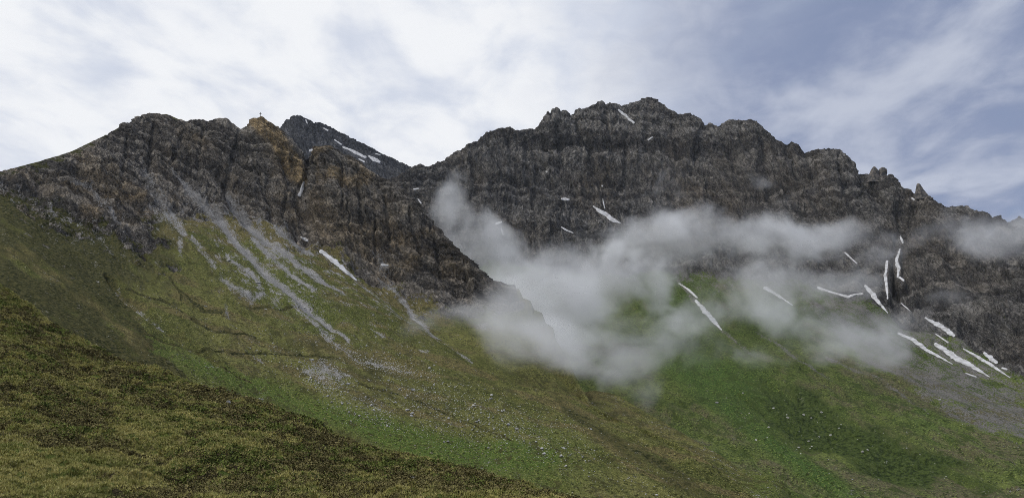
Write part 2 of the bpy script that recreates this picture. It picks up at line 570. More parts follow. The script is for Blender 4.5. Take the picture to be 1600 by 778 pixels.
# far peak --------------------------------------------------------------
PEAK_SKY = [(300, 330), (380, 262), (415, 226), (430, 208), (440, 197), (444, 193), (447, 187), (452, 186), (458, 180), (468, 181), (476, 184), (484, 188),
            (491, 193), (496, 191), (505, 194), (517, 199), (535, 209), (560, 221), (583, 233), (602, 243), (622, 252), (640, 260), (660, 274), (700, 300), (760, 340)]
g = sheet([[(x, y, 3300) for x, y in PEAK_SKY],
           [(300, 420, 2900), (480, 330, 2850), (600, 340, 2800), (760, 420, 2750)],
           [(300, 520, 2500), (760, 520, 2400)]], 300, 760, 1.0, (150, 30), back=(700, 700, 14), smooth_d=60)
n = normals(g)
p = g.reshape(-1, 3).astype(np.float32)
px, py = pix(p)
bg_, fi_, strat = rock_disp(p, 1.5, FALL_P, (0.45, 0.40, 0.80), 22, 3, 0.6)
dm = bg_ * crest_fade(g.shape[:2], 14, 40, .06) + fi_ * crest_fade(g.shape[:2], 14, 10, .75)
dm *= 1 - 0.85 * snow_damp(px, py, 'peak')
g = (p + n.reshape(-1, 3) * dm[:, None]).reshape(g.shape)
one = np.ones(len(p))
sc_m = 0.75 * sstep(0.55 * noise(p, (160, 60, 60), 5) + 0.02 * (px - 560) / 10 + (py - 215) * 0.012, 0.1, 0.7)
M_PEAK = terrain_material('far_rock', 2.6, FALL_P, (0.035, 0.037, 0.043), (0.115, 0.115, 0.12), (0.04, 0.05, 0.02), (0.07, 0.08, 0.03),
                          (0.09, 0.07, 0.045), (0.05, 0.085, 0.02), (0.12, 0.117, 0.115), (0.14, 0.12, 0.09))
PEAK = grid_mesh('far_peak', g, M_PEAK, {'zones': np.stack([one, sc_m * 0.5, 0 * one], -1), 'tint': np.stack([0 * one, 0 * one, strat], -1)})
tag(PEAK, 'dark pointed far peak with snow streaks behind the orange ridge', 'mountain', kind='structure')

# right massif ----------------------------------------------------------
MASS_SKY = [(470, 340), (560, 305), (620, 276), (640, 264), (650, 259), (657, 257), (664, 261), (672, 260), (684, 254), (697, 248), (707, 240), (716, 236), (727, 231),
            (732, 224), (745, 222), (752, 215), (762, 206), (770, 204), (783, 201), (797, 198), (806, 203), (820, 202), (836, 202), (845, 190), (852, 182), (857, 174), (860, 176),
            (864, 170), (871, 168), (876, 173), (881, 171), (886, 174), (892, 180), (898, 173), (905, 170), (918, 169), (927, 164), (934, 159), (940, 158), (946, 164),
            (953, 161), (962, 163), (971, 166), (985, 162), (996, 159), (1004, 154), (1014, 152), (1026, 156), (1036, 164), (1046, 172), (1058, 177), (1068, 179), (1076, 176),
            (1086, 179), (1094, 186), (1101, 196), (1110, 193), (1122, 197), (1134, 190), (1146, 187), (1160, 188), (1169, 186), (1183, 191), (1193, 202), (1206, 212), (1217, 219),
            (1228, 225), (1236, 222), (1246, 226), (1257, 238), (1270, 236), (1280, 233), (1296, 233), (1308, 232), (1318, 239), (1328, 248), (1336, 258), (1343, 271), (1352, 272),
            (1364, 274), (1378, 275), (1392, 273), (1402, 281), (1412, 293), (1426, 298), (1442, 304), (1456, 310), (1468, 317), (1483, 324), (1497, 322), (1512, 323),
            (1528, 329), (1540, 330), (1550, 340), (1562, 338), (1572, 347), (1580, 348), (1592, 338), (1604, 345), (1640, 365), (1720, 400), (1820, 430), (1900, 470)]
DX = [470, 640, 850, 1015, 1180, 1300, 1400, 1500, 1600, 1900]
DY = [2050, 2100, 2150, 2200, 2050, 1920, 1780, 1640, 1500, 1250]
ridge = [(x, y, float(np.interp(x, DX, DY))) for x, y in MASS_SKY]
foot = [(470, 440, 1800), (640, 420, 1800), (800, 428, 1760), (1000, 436, 1720), (1100, 430, 1680), (1200, 445, 1620), (1290, 458, 1560), (1400, 500, 1420), (1500, 545, 1290),
        (1600, 600, 1150), (1900, 760, 900)]
low = [(470, 600, 1350), (800, 560, 1330), (1000, 560, 1300), (1200, 590, 1170), (1400, 650, 1010), (1600, 725, 850), (1900, 880, 650)]
base = [(470, 680, 1080), (800, 660, 1030), (1000, 668, 950), (1130, 730, 820), (1250, 792, 720), (1400, 855, 640), (1600, 920, 580), (1900, 1040, 480)]
g = sheet([ridge, foot, low, base], 470, 1900, 1.0, (300, 150, 110), back=(500, 520, 14), smooth_d=60)
n = normals(g)
p = g.reshape(-1, 3).astype(np.float32)
px, py = pix(p)
foot_y = np.interp(px, [a[0] for a in foot], [a[1] for a in foot])
wob = 16 * noise(p, 110, 61) + 9 * noise(p, 40, 62)
rk = sstep(foot_y - py + wob, -14, 26)
crag = np.maximum.reduce([blob(px, py, 1580, 520, 120, 75, 25), blob(px, py, 1500, 450, 130, 80, 30)])
rk = np.maximum(rk, sstep(crag + 0.25 * noise(p, 60, 63), 0.2, 0.45) * 0.95)
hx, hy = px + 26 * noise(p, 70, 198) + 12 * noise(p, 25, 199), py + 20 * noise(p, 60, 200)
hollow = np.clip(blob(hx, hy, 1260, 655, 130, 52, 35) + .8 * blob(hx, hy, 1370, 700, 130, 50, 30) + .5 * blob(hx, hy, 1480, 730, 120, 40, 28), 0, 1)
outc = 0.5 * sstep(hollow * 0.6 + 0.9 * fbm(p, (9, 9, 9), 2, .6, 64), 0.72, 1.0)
scr = sstep(blob(px, py, 1430, 560, 330, 70, 33) + 0.18 * noise(p, (60, 60, 60), 65) , 0.10, 0.45) * 0.8
scr = np.maximum(scr, sstep(blob(px, py, 1280, 455, 130, 45, 10), 0.1, 0.6) * 0.7)
scr = np.maximum(scr, sstep(blob(px, py, 1100, 425, 140, 40, 10), 0.1, 0.6) * 0.6)
for s in ([(1500, 600, 4), (1560, 640, 5), (1640, 690, 6)], [(1290, 560, 3), (1380, 600, 4), (1450, 650, 3)], [(1180, 520, 3), (1240, 560, 4), (1300, 600, 3)],
          [(1010, 400, 8), (1060, 440, 6), (1130, 520, 4), (1180, 560, 3)], [(1390, 470, 10), (1420, 520, 14), (1500, 580, 18)]):
    scr = np.maximum(scr, 0.75 * np.clip(stroke(px, py, s) * 1.3, 0, 1))
scr *= 1 - 0.8 * sstep(rk, .3, .9) * (py < foot_y - 12)
pm = (p @ rotm(FALL_M).T).astype(np.float32)
RB = sstep(75 - (py - foot_y), 0, 75) * sstep(py - foot_y + 25, 0, 20)
scr = np.maximum(scr, 0.6 * sstep(fbm(pm, (9, 30, 10), 4, .65, 212), -.1, .4) * RB)
scr *= 0.72 + 0.5 * fbm(pm, (16, 190, 30), 3, .6, 191)
scr *= 1 - sstep(crag, .25, .5) * 0.8
gul = stroke(px, py, [(1405, 330, 22), (1395, 400, 30), (1400, 470, 34), (1430, 520, 30)])
bg_, fi_, strat = rock_disp(p, 1.25, FALL_M, (0.10, 0.15, 0.97), 14, 5, 1.0, 0.6)
dm = bg_ * crest_fade(g.shape[:2], 14, 60, .05) + fi_ * crest_fade(g.shape[:2], 14, 10, .75)
dm -= 22 * sstep(gul, 0, 1)
gxp = px + 4 * noise(p, 30, 193) + 2 * noise(p, 10, 194)
for dep, pts in ((15, [(836, 202, 4), (852, 228, 7)]), (20, [(893, 178, 4), (921, 225, 8), (926, 271, 9), (941, 290, 7)]), (14, [(947, 188, 3), (957, 230, 7)]), (13, [(790, 202, 4), (803, 250, 8)]), (9, [(752, 215, 4), (767, 236, 7)]),
                 (16, [(1101, 192, 5), (1094, 227, 9), (1076, 268, 9)]), (15, [(1124, 197, 5), (1137, 235, 8), (1158, 282, 9)]), (18, [(1228, 225, 5), (1240, 258, 9), (1263, 294, 10), (1284, 330, 9)]), (14, [(1259, 238, 4), (1268, 262, 8), (1276, 296, 8)]),
                 (20, [(1345, 272, 6), (1360, 296, 10), (1386, 328, 12)]), (18, [(1430, 302, 5), (1425, 332, 9), (1408, 372, 12)]), (10, [(1010, 200, 5), (1004, 270, 8)]), (11, [(1048, 178, 5), (1060, 240, 8), (1050, 292, 8)]), (9, [(698, 250, 5), (716, 304, 8)]),
                 (9, [(734, 232, 4), (746, 296, 8)]), (8, [(678, 262, 4), (690, 314, 7)]), (11, [(820, 208, 5), (826, 292, 8)]), (10, [(980, 210, 4), (975, 292, 8)]), (12, [(1188, 205, 5), (1204, 304, 9)]), (11, [(1308, 240, 4), (1326, 316, 8)]),
                 (10, [(870, 190, 4), (880, 250, 7)]), (9, [(1150, 200, 4), (1180, 262, 7)]), (12, [(1500, 330, 6), (1478, 400, 12)]), (10, [(1550, 345, 6), (1535, 420, 12)]), (9, [(640, 280, 6), (632, 320, 8)])):
    dm -= 1.15 * dep * crest_fade(g.shape[:2], 14, 34, .12) * sstep(stroke(gxp, py, [(x, y, wd * 1.25) for x, y, wd in pts]), 0, 1)
dm -= 6 * sstep(stroke(gxp, py + 3 * noise(p, 40, 195), [(850, 232, 4), (895, 226, 5), (995, 229, 4)]), 0, 1)
snd = snow_damp(px, py, 'massif')
soft = 6.0 * fbm(p @ rotm(FALL_M).T, (48, 330, 70), 2, .5, 205, True) + 3.0 * fbm(p, (90, 90, 90), 3, 0.5, 66) + 2.0 * fbm(p @ rotm(FALL_M).T, (14, 90, 30), 3, .5, 67)
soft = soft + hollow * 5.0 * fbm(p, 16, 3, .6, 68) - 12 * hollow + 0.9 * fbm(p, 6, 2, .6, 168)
tx, ty = px + 5 * noise(p, 40, 208), py + 3 * noise(p, 30, 209)
for dep, pts in ((5, [(1000, 628, 5), (1130, 694, 7), (1280, 780, 8)]), (4, [(1040, 620, 4), (1200, 706, 6), (1330, 790, 7)]), (5, [(1190, 590, 4), (1290, 640, 6), (1420, 700, 7), (1540, 770, 7)]), (4, [(1250, 580, 4), (1340, 630, 5), (1470, 690, 6), (1600, 760, 6)]),
                 (4, [(1400, 600, 4), (1500, 650, 6), (1620, 710, 6)]), (3, [(1120, 600, 4), (1220, 660, 5), (1330, 730, 5)])):
    soft = soft - dep * sstep(stroke(tx, ty, pts), 0, 1)
rr = np.maximum(rk, outc * 0.3)
RKD = rk
d_all = rr * dm + (1 - rr) * soft
d_all = d_all * (1 - 0.9 * snd)
cf = crest_fade(g.shape[:2], 14, 30, .25)
cf = np.maximum(cf, sstep(RKD, .3, .9))
g = (p + n.reshape(-1, 3) * (d_all * cf)[:, None]).reshape(g.shape)
lush = 0.75 * np.clip(1.2 * blob(px, py, 1215, 500, 70, 35, 25) + 1.3 * blob(px, py, 1130, 595, 170, 55, 25) + 1.2 * blob(px, py, 1240, 720, 300, 26, 36) + .6 * blob(px, py, 1440, 660, 110, 30, 25)
               + 0.9 * blob(px, py, 1060, 490, 90, 60, 30), 0, 1)
brn = 0.34 + 0.35 * noise(p @ rotm(FALL_M).T, (18, 120, 50), 69) + 0.25 * noise(p, 150, 70) - 0.5 * lush + 0.25 * blob(px, py, 1370, 600, 260, 60, 33)
dark_h = hollow
org = 0.30 * sstep(noise(p, (130, 130, 200), 71), 0.1, 0.6) + 0.35 * blob(px, py, 1500, 400, 130, 70, 0) + 0.3 * blob(px, py, 1130, 300, 160, 60, 0)
rkz = np.maximum(rk * 1.05, outc * 0.85)
gpatch = 0.5 * blob(px, py, 1570, 500, 90, 90, 0)
M_MASS = terrain_material('massif_rock', 1.7, FALL_M, (0.056, 0.053, 0.051), (0.240, 0.226, 0.206), (0.052, 0.074, 0.019), (0.108, 0.130, 0.037),
                          (0.098, 0.088, 0.050), (0.042, 0.084, 0.019), (0.135, 0.128, 0.117), (0.190, 0.150, 0.105), strat_w=0.34, veg=((0.018, 0.028, 0.008), (0.062, 0.084, 0.022)))
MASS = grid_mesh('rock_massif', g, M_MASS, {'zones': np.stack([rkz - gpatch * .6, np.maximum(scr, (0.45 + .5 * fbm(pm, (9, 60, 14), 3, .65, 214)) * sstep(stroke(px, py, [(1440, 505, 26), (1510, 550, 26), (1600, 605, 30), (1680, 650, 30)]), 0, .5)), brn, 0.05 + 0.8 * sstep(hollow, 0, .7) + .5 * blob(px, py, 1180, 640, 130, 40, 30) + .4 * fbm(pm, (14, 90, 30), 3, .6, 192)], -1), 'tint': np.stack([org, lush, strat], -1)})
tag(MASS, 'long dark rock massif with jagged crest above green slopes and scree', 'mountain', kind='structure')

# left mountain ---------------------------------------------------------
LEFT_SKY = [(-420, 400, 780), (-100, 300, 900), (0, 269, 950), (30, 261, 980), (70, 250, 1030), (110, 238, 1080), (150, 219, 1130), (180, 203, 1170), (205, 189, 1200), (222, 181, 1230),
            (234, 178, 1250), (248, 180, 1250), (260, 179, 1260), (268, 182, 1262), (280, 187, 1265), (292, 189, 1270), (312, 188, 1275), (326, 190, 1278), (332, 186, 1280), (343, 184, 1280), (354, 187, 1280),
            (366, 196, 1284), (376, 202, 1286), (386, 199, 1288), (392, 195, 1290), (393, 188, 1290), (396, 187, 1290), (400, 186, 1290), (408, 185, 1290), (416, 189, 1288), (424, 195, 1286), (434, 200, 1280),
            (446, 207, 1275), (458, 220, 1270), (470, 238, 1262), (482, 248, 1250), (496, 246, 1220), (505, 238, 1200), (514, 233, 1190), (524, 234, 1185), (536, 242, 1180), (546, 246, 1176), (556, 249, 1172),
            (570, 262, 1166), (585, 273, 1158), (600, 279, 1150), (615, 288, 1140), (632, 299, 1130), (645, 312, 1120), (653, 330, 1112), (664, 346, 1102), (676, 361, 1092), (690, 373, 1080),
            (702, 386, 1066), (714, 399, 1054), (730, 414, 1040), (748, 432, 1020), (766, 445, 1004), (784, 449, 985), (800, 448, 968), (811, 453, 955), (817, 466, 945), (828, 470, 935), (834, 484, 925), (846, 489, 910), (852, 505, 895), (864, 512, 880), (868, 530, 850),
            (884, 556, 800), (904, 600, 720), (924, 632, 650), (969, 658, 590), (1014, 675, 565), (1053, 694, 545), (1095, 717, 520), (1130, 740, 500), (1180, 778, 470),
            (1300, 860, 420), (1600, 1000, 330)]
foot = [(-420, 480, 640), (0, 345, 790), (130, 347, 880), (270, 340, 985), (380, 352, 1040), (430, 357, 1050), (500, 393, 1020), (580, 442, 985), (650, 478, 965), (740, 505, 950), (812, 512, 920),
        (850, 560, 830), (884, 606, 740), (924, 642, 645), (969, 664, 585), (1100, 724, 514), (1300, 866, 416), (1600, 1006, 326)]
mid = [(-420, 560, 420), (0, 470, 560), (200, 480, 680), (400, 470, 800), (520, 470, 850), (600, 500, 820), (743, 576, 705), (837, 619, 645), (912, 645, 610), (1000, 682, 555), (1100, 735, 500),
       (1300, 876, 410), (1600, 1016, 320)]
low = [(-420, 720, 260), (0, 600, 380), (200, 590, 480), (400, 600, 590), (600, 650, 560), (800, 690, 520), (1000, 745, 480), (1300, 900, 395), (1600, 1030, 310)]
base = [(-420, 860, 200), (0, 760, 270), (400, 740, 400), (700, 800, 400), (1000, 860, 390), (1300, 960, 340), (1600, 1080, 280)]
g = sheet([LEFT_SKY, foot, mid, low, base], -420, 1400, 1.0, (200, 130, 130, 90), back=(420, 420, 14), smooth_d=24)
n = normals(g)
p = g.reshape(-1, 3).astype(np.float32)
px, py = pix(p)
pf = (p @ rotm(FALL_L).T).astype(np.float32)
rock_line = np.interp(px, [-420, 0, 60, 130, 200, 270, 330, 380, 430, 480, 530, 580, 630, 690, 760, 812, 850, 900], [300, 300, 315, 350, 352, 330, 335, 350, 352, 388, 414, 448, 470, 490, 500, 500, 520, 560])
top_l = np.interp(px, [-420, 0, 60, 110, 160, 210], [420, 285, 262, 238, 212, 170])
wob = 20 * noise(p, 60, 81) + 16 * noise(p, 22, 82) + 10 * noise(p, 9, 182)
rk = sstep(rock_line - py + wob, -30, 34) * sstep(py - top_l + wob, -30, 20)
rk = np.maximum(rk, 0.75 * sstep(blob(px, py, 200, 360, 170, 70, 35) + 0.75 * fbm(p, (30, 30, 22), 4, .65, 83), 0.40, 0.8))
rk = np.maximum(rk, 0.55 * sstep(blob(px, py, 70, 300, 130, 60, 10) + 0.35 * noise(p, 40, 84), 0.35, 0.8))
rk = np.maximum(rk, (0.40 + 0.6 * fbm(p, (26, 26, 16), 4, .65, 185)) * sstep(py - top_l + 60, 0, 40) * sstep(455 - py, 0, 110) * sstep(310 - px, 0, 110))
rk *= sstep(826 - px + wob, 0, 30)
SCREE_L = [
    ([(268, 266, 4), (300, 300, 9), (330, 330, 14), (350, 350, 10), (375, 385, 9), (410, 420, 9), (440, 445, 8), (480, 480, 10), (505, 500, 6), (545, 535, 3)], 1.0),
    ([(352, 300, 7), (365, 325, 14), (385, 345, 14), (405, 365, 12), (440, 395, 8), (480, 425, 5), (540, 462, 3)], 1.0),
    ([(395, 372, 5), (420, 400, 6), (455, 430, 5), (490, 455, 3)], 0.8),
    ([(424, 348, 4), (440, 365, 12), (460, 380, 8), (488, 398, 4)], 0.95),
    ([(228, 262, 7), (235, 290, 12), (250, 320, 22), (275, 345, 16), (285, 368, 7)], 0.75),
    ([(108, 284, 4), (140, 295, 8), (160, 320, 10), (178, 338, 5)], 0.7),
    ([(298, 373, 5), (318, 398, 7), (336, 420, 4)], 0.7),
    ([(345, 432, 6), (370, 455, 10), (395, 468, 10), (412, 458, 6)], 0.8),
    ([(362, 412, 4), (395, 430, 5), (406, 446, 5)], 0.75),
    ([(280, 375, 4), (283, 400, 5)], 0.6),
    ([(352, 478, 5), (358, 500, 5)], 0.65),
    ([(455, 470, 4), (485, 500, 5), (520, 530, 3)], 0.5),
    ([(528, 543, 3), (560, 566, 4), (600, 575, 4), (640, 581, 3)], 0.75),
    ([(500, 520, 4), (530, 545, 7), (560, 552, 4)], 0.45),
    ([(480, 580, 10), (505, 580, 16), (525, 588, 14), (545, 592, 6)], 0.62),
    ([(555, 630, 14), (600, 650, 20)], 0.25),
    ([(590, 428, 3), (625, 455, 5), (650, 490, 6), (690, 525, 5), (740, 556, 3)], 0.9),
    ([(555, 440, 4), (590, 462, 6), (640, 505, 5)], 0.6),
    ([(585, 400, 10), (605, 425, 10), (615, 440, 5)], 0.6),
    ([(185, 450, 4), (200, 472, 6), (235, 492, 5), (272, 522, 4), (305, 545, 3)], 0.6),
    ([(655, 545, 2), (670, 552, 3)], 0.6), ([(575, 515, 2), (600, 530, 3)], 0.6),
    ([(390, 552, 3), (400, 560, 5), (410, 570, 2)], 0.6),
]
scr = np.zeros(len(p))
wx = px + 2.2 * noise(p, 26, 181) + 3.0 * noise(pf, (6, 30, 8), 182)
wy = py + 2.0 * noise(p, 26, 183) + 2.5 * noise(p, 8, 184)
for s, a in SCREE_L:
    q = stroke(wx, wy, s)
    scr = np.maximum(scr, a * np.clip(0.16 + q * 0.8, 0, 0.85))
thin = fbm(pf, (3.2, 80, 7), 3, .65, 201)
scr = np.maximum(scr, 0.62 * sstep(thin, .30, .55) * sstep(blob(px, py, 520, 480, 260, 110, 42), 0.08, .5))
scr = np.maximum(scr, 0.50 * sstep(fbm(p, (5, 5, 3), 3, .65, 202), .30, .5) * sstep(blob(px, py, 620, 560, 190, 70, 28), 0.05, .5))
scr = np.maximum(scr, 0.6 * sstep(fbm(p, (6, 6, 3), 3, .65, 203), .22, .5) * sstep(blob(px, py, 385, 445, 60, 50, 45), 0.05, .5))
scr = np.maximum(scr, 0.62 * sstep(fbm(pf, (5, 26, 7), 4, .65, 213), .02, .42) * sstep(blob(px, py, 400, 395, 170, 75, 42), 0.02, .5))
RB = sstep(95 - (py - rock_line), 0, 95) * sstep(py - rock_line + 30, 0, 20) * sstep(720 - px, 0, 60)
scr = np.maximum(scr, 0.60 * sstep(fbm(pf, (6, 14, 6), 4, .65, 211), -.05, .40) * RB)
scr += 0.20 * sstep(blob(px, py, 450, 450, 240, 120, 45), 0.1, 0.8) * (0.6 + 0.4 * noise(pf, (8, 90, 20), 85))
bg_, fi_, strat = rock_disp(p, 0.88, FALL_L, (0.40, 0.50, 0.77), 9.5, 9, 0.5, 2.3)
soft = 2.6 * fbm(pf, (24, 160, 40), 2, .5, 204, True) + 3.0 * fbm(p, 80, 3, 0.5, 86) + 1.1 * fbm(pf, (9, 70, 20), 3, .55, 87) + 0.8 * fbm(p, 6, 2, .6, 88) + 0.45 * fbm(p, 2.6, 2, .6, 188)
terr = p[:, 2] / 2.6 + 0.8 * noise(p, 30, 89)
soft = soft + 0.35 * (np.abs(terr - np.floor(terr) - 0.5) - 0.25) * sstep(noise(p, 70, 90), -0.2, 0.4) * 2
dm = bg_ * crest_fade(g.shape[:2], 14, 60, .05) + fi_ * crest_fade(g.shape[:2], 14, 10, .75)
rk_d = sstep(rk, .1, .8)
RKD = rk
d_all = rk_d * dm + (1 - rk_d) * soft
LINES = np.zeros(len(p))
tx, ty = px + 3 * noise(p, 18, 206), py + 1.5 * noise(p, 18, 207)
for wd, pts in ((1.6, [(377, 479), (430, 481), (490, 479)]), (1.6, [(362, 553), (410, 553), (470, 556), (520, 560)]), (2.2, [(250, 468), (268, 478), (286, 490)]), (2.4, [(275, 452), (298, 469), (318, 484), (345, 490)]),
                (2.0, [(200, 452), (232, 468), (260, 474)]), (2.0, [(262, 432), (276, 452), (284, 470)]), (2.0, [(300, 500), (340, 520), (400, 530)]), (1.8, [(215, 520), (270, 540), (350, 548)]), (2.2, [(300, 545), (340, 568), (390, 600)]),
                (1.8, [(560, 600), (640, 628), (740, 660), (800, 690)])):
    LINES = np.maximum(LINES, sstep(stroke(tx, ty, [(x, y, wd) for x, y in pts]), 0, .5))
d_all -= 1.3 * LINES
d_all *= 1 - 0.9 * snow_damp(px, py, 'ridge')
d_all *= 1 - 0.55 * sstep(scr, 0.5, 0.9)
gxp = px + 3 * noise(p, 22, 196) + 1.5 * noise(p, 8, 197)
for dep, pts in ((8, [(240, 195, 4), (234, 262, 8)]), (7, [(292, 198, 4), (270, 255, 8)]), (8, [(372, 206, 4), (352, 300, 9)]), (8, [(398, 255, 5), (430, 345, 9)]), (7, [(318, 195, 4), (308, 280, 8)]), (6, [(200, 215, 4), (190, 290, 8)]),
                 (9, [(502, 246, 3), (496, 304, 6)]), (9, [(516, 248, 3), (512, 316, 5)]), (8, [(532, 258, 3), (536, 335, 6)]), (8, [(560, 285, 4), (566, 365, 7)]), (7, [(600, 305, 4), (611, 385, 7)]), (7, [(640, 335, 4), (656, 405, 7)]),
                 (7, [(680, 378, 4), (691, 435, 7)]), (6, [(725, 418, 4), (735, 460, 6)]), (6, [(450, 300, 4), (440, 345, 7)]), (5, [(545, 330, 3), (550, 400, 6)]), (5, [(585, 350, 3), (588, 410, 6)])):
    d_all -= 0.9 * dep * crest_fade(g.shape[:2], 14, 26, .15) * sstep(stroke(gxp, py, pts), 0, 1)
for s, a in (([(265, 250, 10), (300, 300, 16), (350, 350, 18), (420, 425, 18), (520, 510, 14)], 5), ([(345, 280, 12), (365, 325, 20), (420, 375, 18)], 7), ([(440, 250, 10), (465, 300, 18), (480, 370, 20)], 14),
             ([(165, 432, 5), (200, 470, 14), (280, 525, 14), (340, 570, 10)], 7), ([(560, 420, 20), (640, 480, 26), (740, 556, 22), (850, 600, 16)], 9), ([(478, 240, 5), (482, 262, 8), (478, 300, 10)], 10)):
    d_all -= a * sstep(stroke(px, py, s), 0, 1)
for s, a in (([(505, 240, 22), (520, 300, 40), (560, 370, 60)], 16), ([(640, 330, 30), (700, 400, 40), (780, 455, 30)], 8), ([(405, 200, 25), (440, 250, 25)], 6), ([(330, 230, 40), (330, 290, 40)], 8)):
    d_all += a * sstep(stroke(px, py, s), 0, 1)
cf = crest_fade(g.shape[:2], 14, 30, .25)
cf = np.maximum(cf, sstep(RKD, .3, .9))
g = (p + n.reshape(-1, 3) * (d_all * cf)[:, None]).reshape(g.shape)
org = np.clip(1.5 * sstep(stroke(px, py, [(404, 192, 18), (425, 215, 20), (450, 245, 18), (470, 275, 14)]), 0, 0.7)
              + 0.65 * sstep(stroke(px, py, [(515, 240, 20), (530, 270, 40), (560, 280, 30)]), 0, 0.8) * sstep(noise(p, 30, 91), -.3, .3)
              + 0.38 * sstep(blob(px, py, 620, 385, 170, 75, 20), 0.05, 0.6) * sstep(noise(p, (40, 40, 30), 92), -.5, .4)
              + 0.35 * sstep(blob(px, py, 170, 315, 170, 50, 12), 0.1, 0.6) * sstep(noise(p, 25, 93), -.2, .5)
              + 0.25 * blob(px, py, 500, 390, 60, 30, 20), 0, 1)
lush = np.clip(1.3 * sstep(stroke(px, py, [(230, 540, 22), (330, 585, 30), (450, 625, 30), (560, 665, 34), (680, 700, 34), (800, 710, 30), (860, 720, 20)]), 0, 0.9) * 0.7
               + 1.0 * blob(px, py, 760, 720, 220, 50, 12) + 0.45 * blob(px, py, 480, 480, 170, 60, 40) + .5 * blob(px, py, 870, 690, 120, 40, 20), 0, 1)
brn = 0.34 + 0.40 * noise(pf, (16, 70, 40), 94) + 0.28 * noise(p, 60, 95) - 0.55 * lush + 0.45 * blob(px, py, 560, 555, 190, 60, 30) + 0.5 * blob(px, py, 870, 640, 160, 26, 18)
brn += 0.6 * sstep(360 - px, 0, 250) * sstep(460 - py, 0, 120) + 0.25 * sstep(py, 380, 340) + 0.35 * stroke(px, py, [(940, 690, 30), (1060, 740, 30), (1150, 800, 40)]).clip(0, 1) + 0.3 * sstep(260 - px, 0, 120)
brn += 0.45 * RB + 0.5 * sstep(230 - px, 0, 160) * sstep(430 - py, 0, 120)
for s in ([(150, 418, 7), (180, 445, 8), (215, 485, 9), (270, 522, 6)],):
    brn = np.maximum(brn, 1.2 * stroke(px, py, s))
M_LEFT = terrain_material('ridge_ground', 0.95, FALL_L, (0.070, 0.064, 0.057), (0.285, 0.258, 0.222), (0.060, 0.068, 0.020), (0.138, 0.134, 0.045),
                          (0.116, 0.096, 0.043), (0.068, 0.102, 0.022), (0.235, 0.228, 0.218), (0.42, 0.31, 0.17), strat_w=0.6)
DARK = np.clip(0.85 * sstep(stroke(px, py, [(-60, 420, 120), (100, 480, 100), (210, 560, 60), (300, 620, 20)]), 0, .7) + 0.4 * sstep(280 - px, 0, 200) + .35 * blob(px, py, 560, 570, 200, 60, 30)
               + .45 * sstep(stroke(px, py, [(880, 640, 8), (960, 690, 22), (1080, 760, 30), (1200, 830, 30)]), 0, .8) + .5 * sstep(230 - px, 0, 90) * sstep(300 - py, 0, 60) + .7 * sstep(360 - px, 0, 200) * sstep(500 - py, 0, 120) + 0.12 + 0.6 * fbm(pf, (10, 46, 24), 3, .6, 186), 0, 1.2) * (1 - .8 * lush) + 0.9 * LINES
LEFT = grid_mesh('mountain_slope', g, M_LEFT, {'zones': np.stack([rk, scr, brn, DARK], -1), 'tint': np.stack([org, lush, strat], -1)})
tag(LEFT, 'grassy mountain slope with scree streaks below a banded rock ridge', 'mountain', kind='structure')

# dark fold of the hillside at the left -----------------------------------
bpy.context.view_layer.update()


def cast(o, x, y):
    dirv = Vector(P(x, y, 1.0)).normalized()
    ok, loc, nor, _ = o.ray_cast(Vector((0, 0, 0)), dirv)
    return (loc, nor) if ok else (None, None)


def rest(x, y, off):
    yy = y
    loc = None
    while loc is None and abs(yy - y) < 300:             # beyond the sheet: take the nearest ground along the column
        loc, _ = cast(LEFT, x, yy)
        yy += 4 if y < 450 else -4
    return (x, y, loc.y - off)


sky_l = [rest(*q) for q in [(-400, 240, 60), (-150, 270, 50), (0, 311, 40), (20, 322, 36), (45, 340, 30), (75, 366, 24), (105, 392, 18), (140, 428, 10), (175, 464, 4), (210, 500, 0), (250, 545, -3), (300, 590, -5), (380, 640, -6)]]
FOLD_D = [max(0.05, min(1, (300 - x) / 300)) for x, _, _ in sky_l]
g = sheet([sky_l, [rest(x, y + 60, 46 * k) for (x, y, D), k in zip(sky_l, FOLD_D)], [rest(x, min(y + 170, 735), 50 * k - 4) for (x, y, D), k in zip(sky_l, FOLD_D)],
           [rest(x, min(y + 270, 750), -10) for (x, y, D), k in zip(sky_l, FOLD_D)]],
          -420, 380, 1.0, (90, 110, 60), back=(160, 120, 10), smooth_d=60)
n = normals(g)
p = g.reshape(-1, 3).astype(np.float32)
px, py = pix(p)
pf = (p @ rotm(FALL_F).T).astype(np.float32)
d_all = 2.5 * fbm(pf, (16, 90, 30), 3, .55, 301, True) + 3.4 * fbm(p, 55, 4, 0.5, 101) + 1.3 * fbm(pf, (9, 45, 14), 3, .6, 102) + 0.7 * fbm(p, 4.5, 2, .6, 103)
crest = np.ones(g.shape[:2]); crest[:12] = .5; crest = crest.reshape(-1)
g = (p + n.reshape(-1, 3) * (d_all * crest)[:, None]).reshape(g.shape)
band = stroke(px, py, [(20, 400, 30), (70, 430, 24), (150, 480, 20), (230, 560, 26)])
brn = 0.42 + 0.5 * noise(pf, (14, 60, 30), 104) + 0.3 * noise(p, 35, 105) + 0.4 * band.clip(0, 1)
rkm = 0.34 * sstep(noise(p, (14, 14, 14), 106), .25, .6) + .2 * sstep(stroke(px, py, [(0, 318, 12), (60, 380, 20), (110, 440, 14)]), 0, 1)
FOLD = grid_mesh('hillside_fold', g, M_LEFT, {'zones': np.stack([rkm, 0 * brn, brn, 0.85 + 0.6 * fbm(pf, (10, 46, 24), 3, .6, 187) - .45 * band.clip(0, 1)], -1), 'tint': np.stack([0 * brn, 0.25 * sstep(py, 450, 560), 0.5 + 0 * brn], -1)})
tag(FOLD, 'dark green and brown hillside shoulder in front of the left mountain', 'hillside', kind='structure')

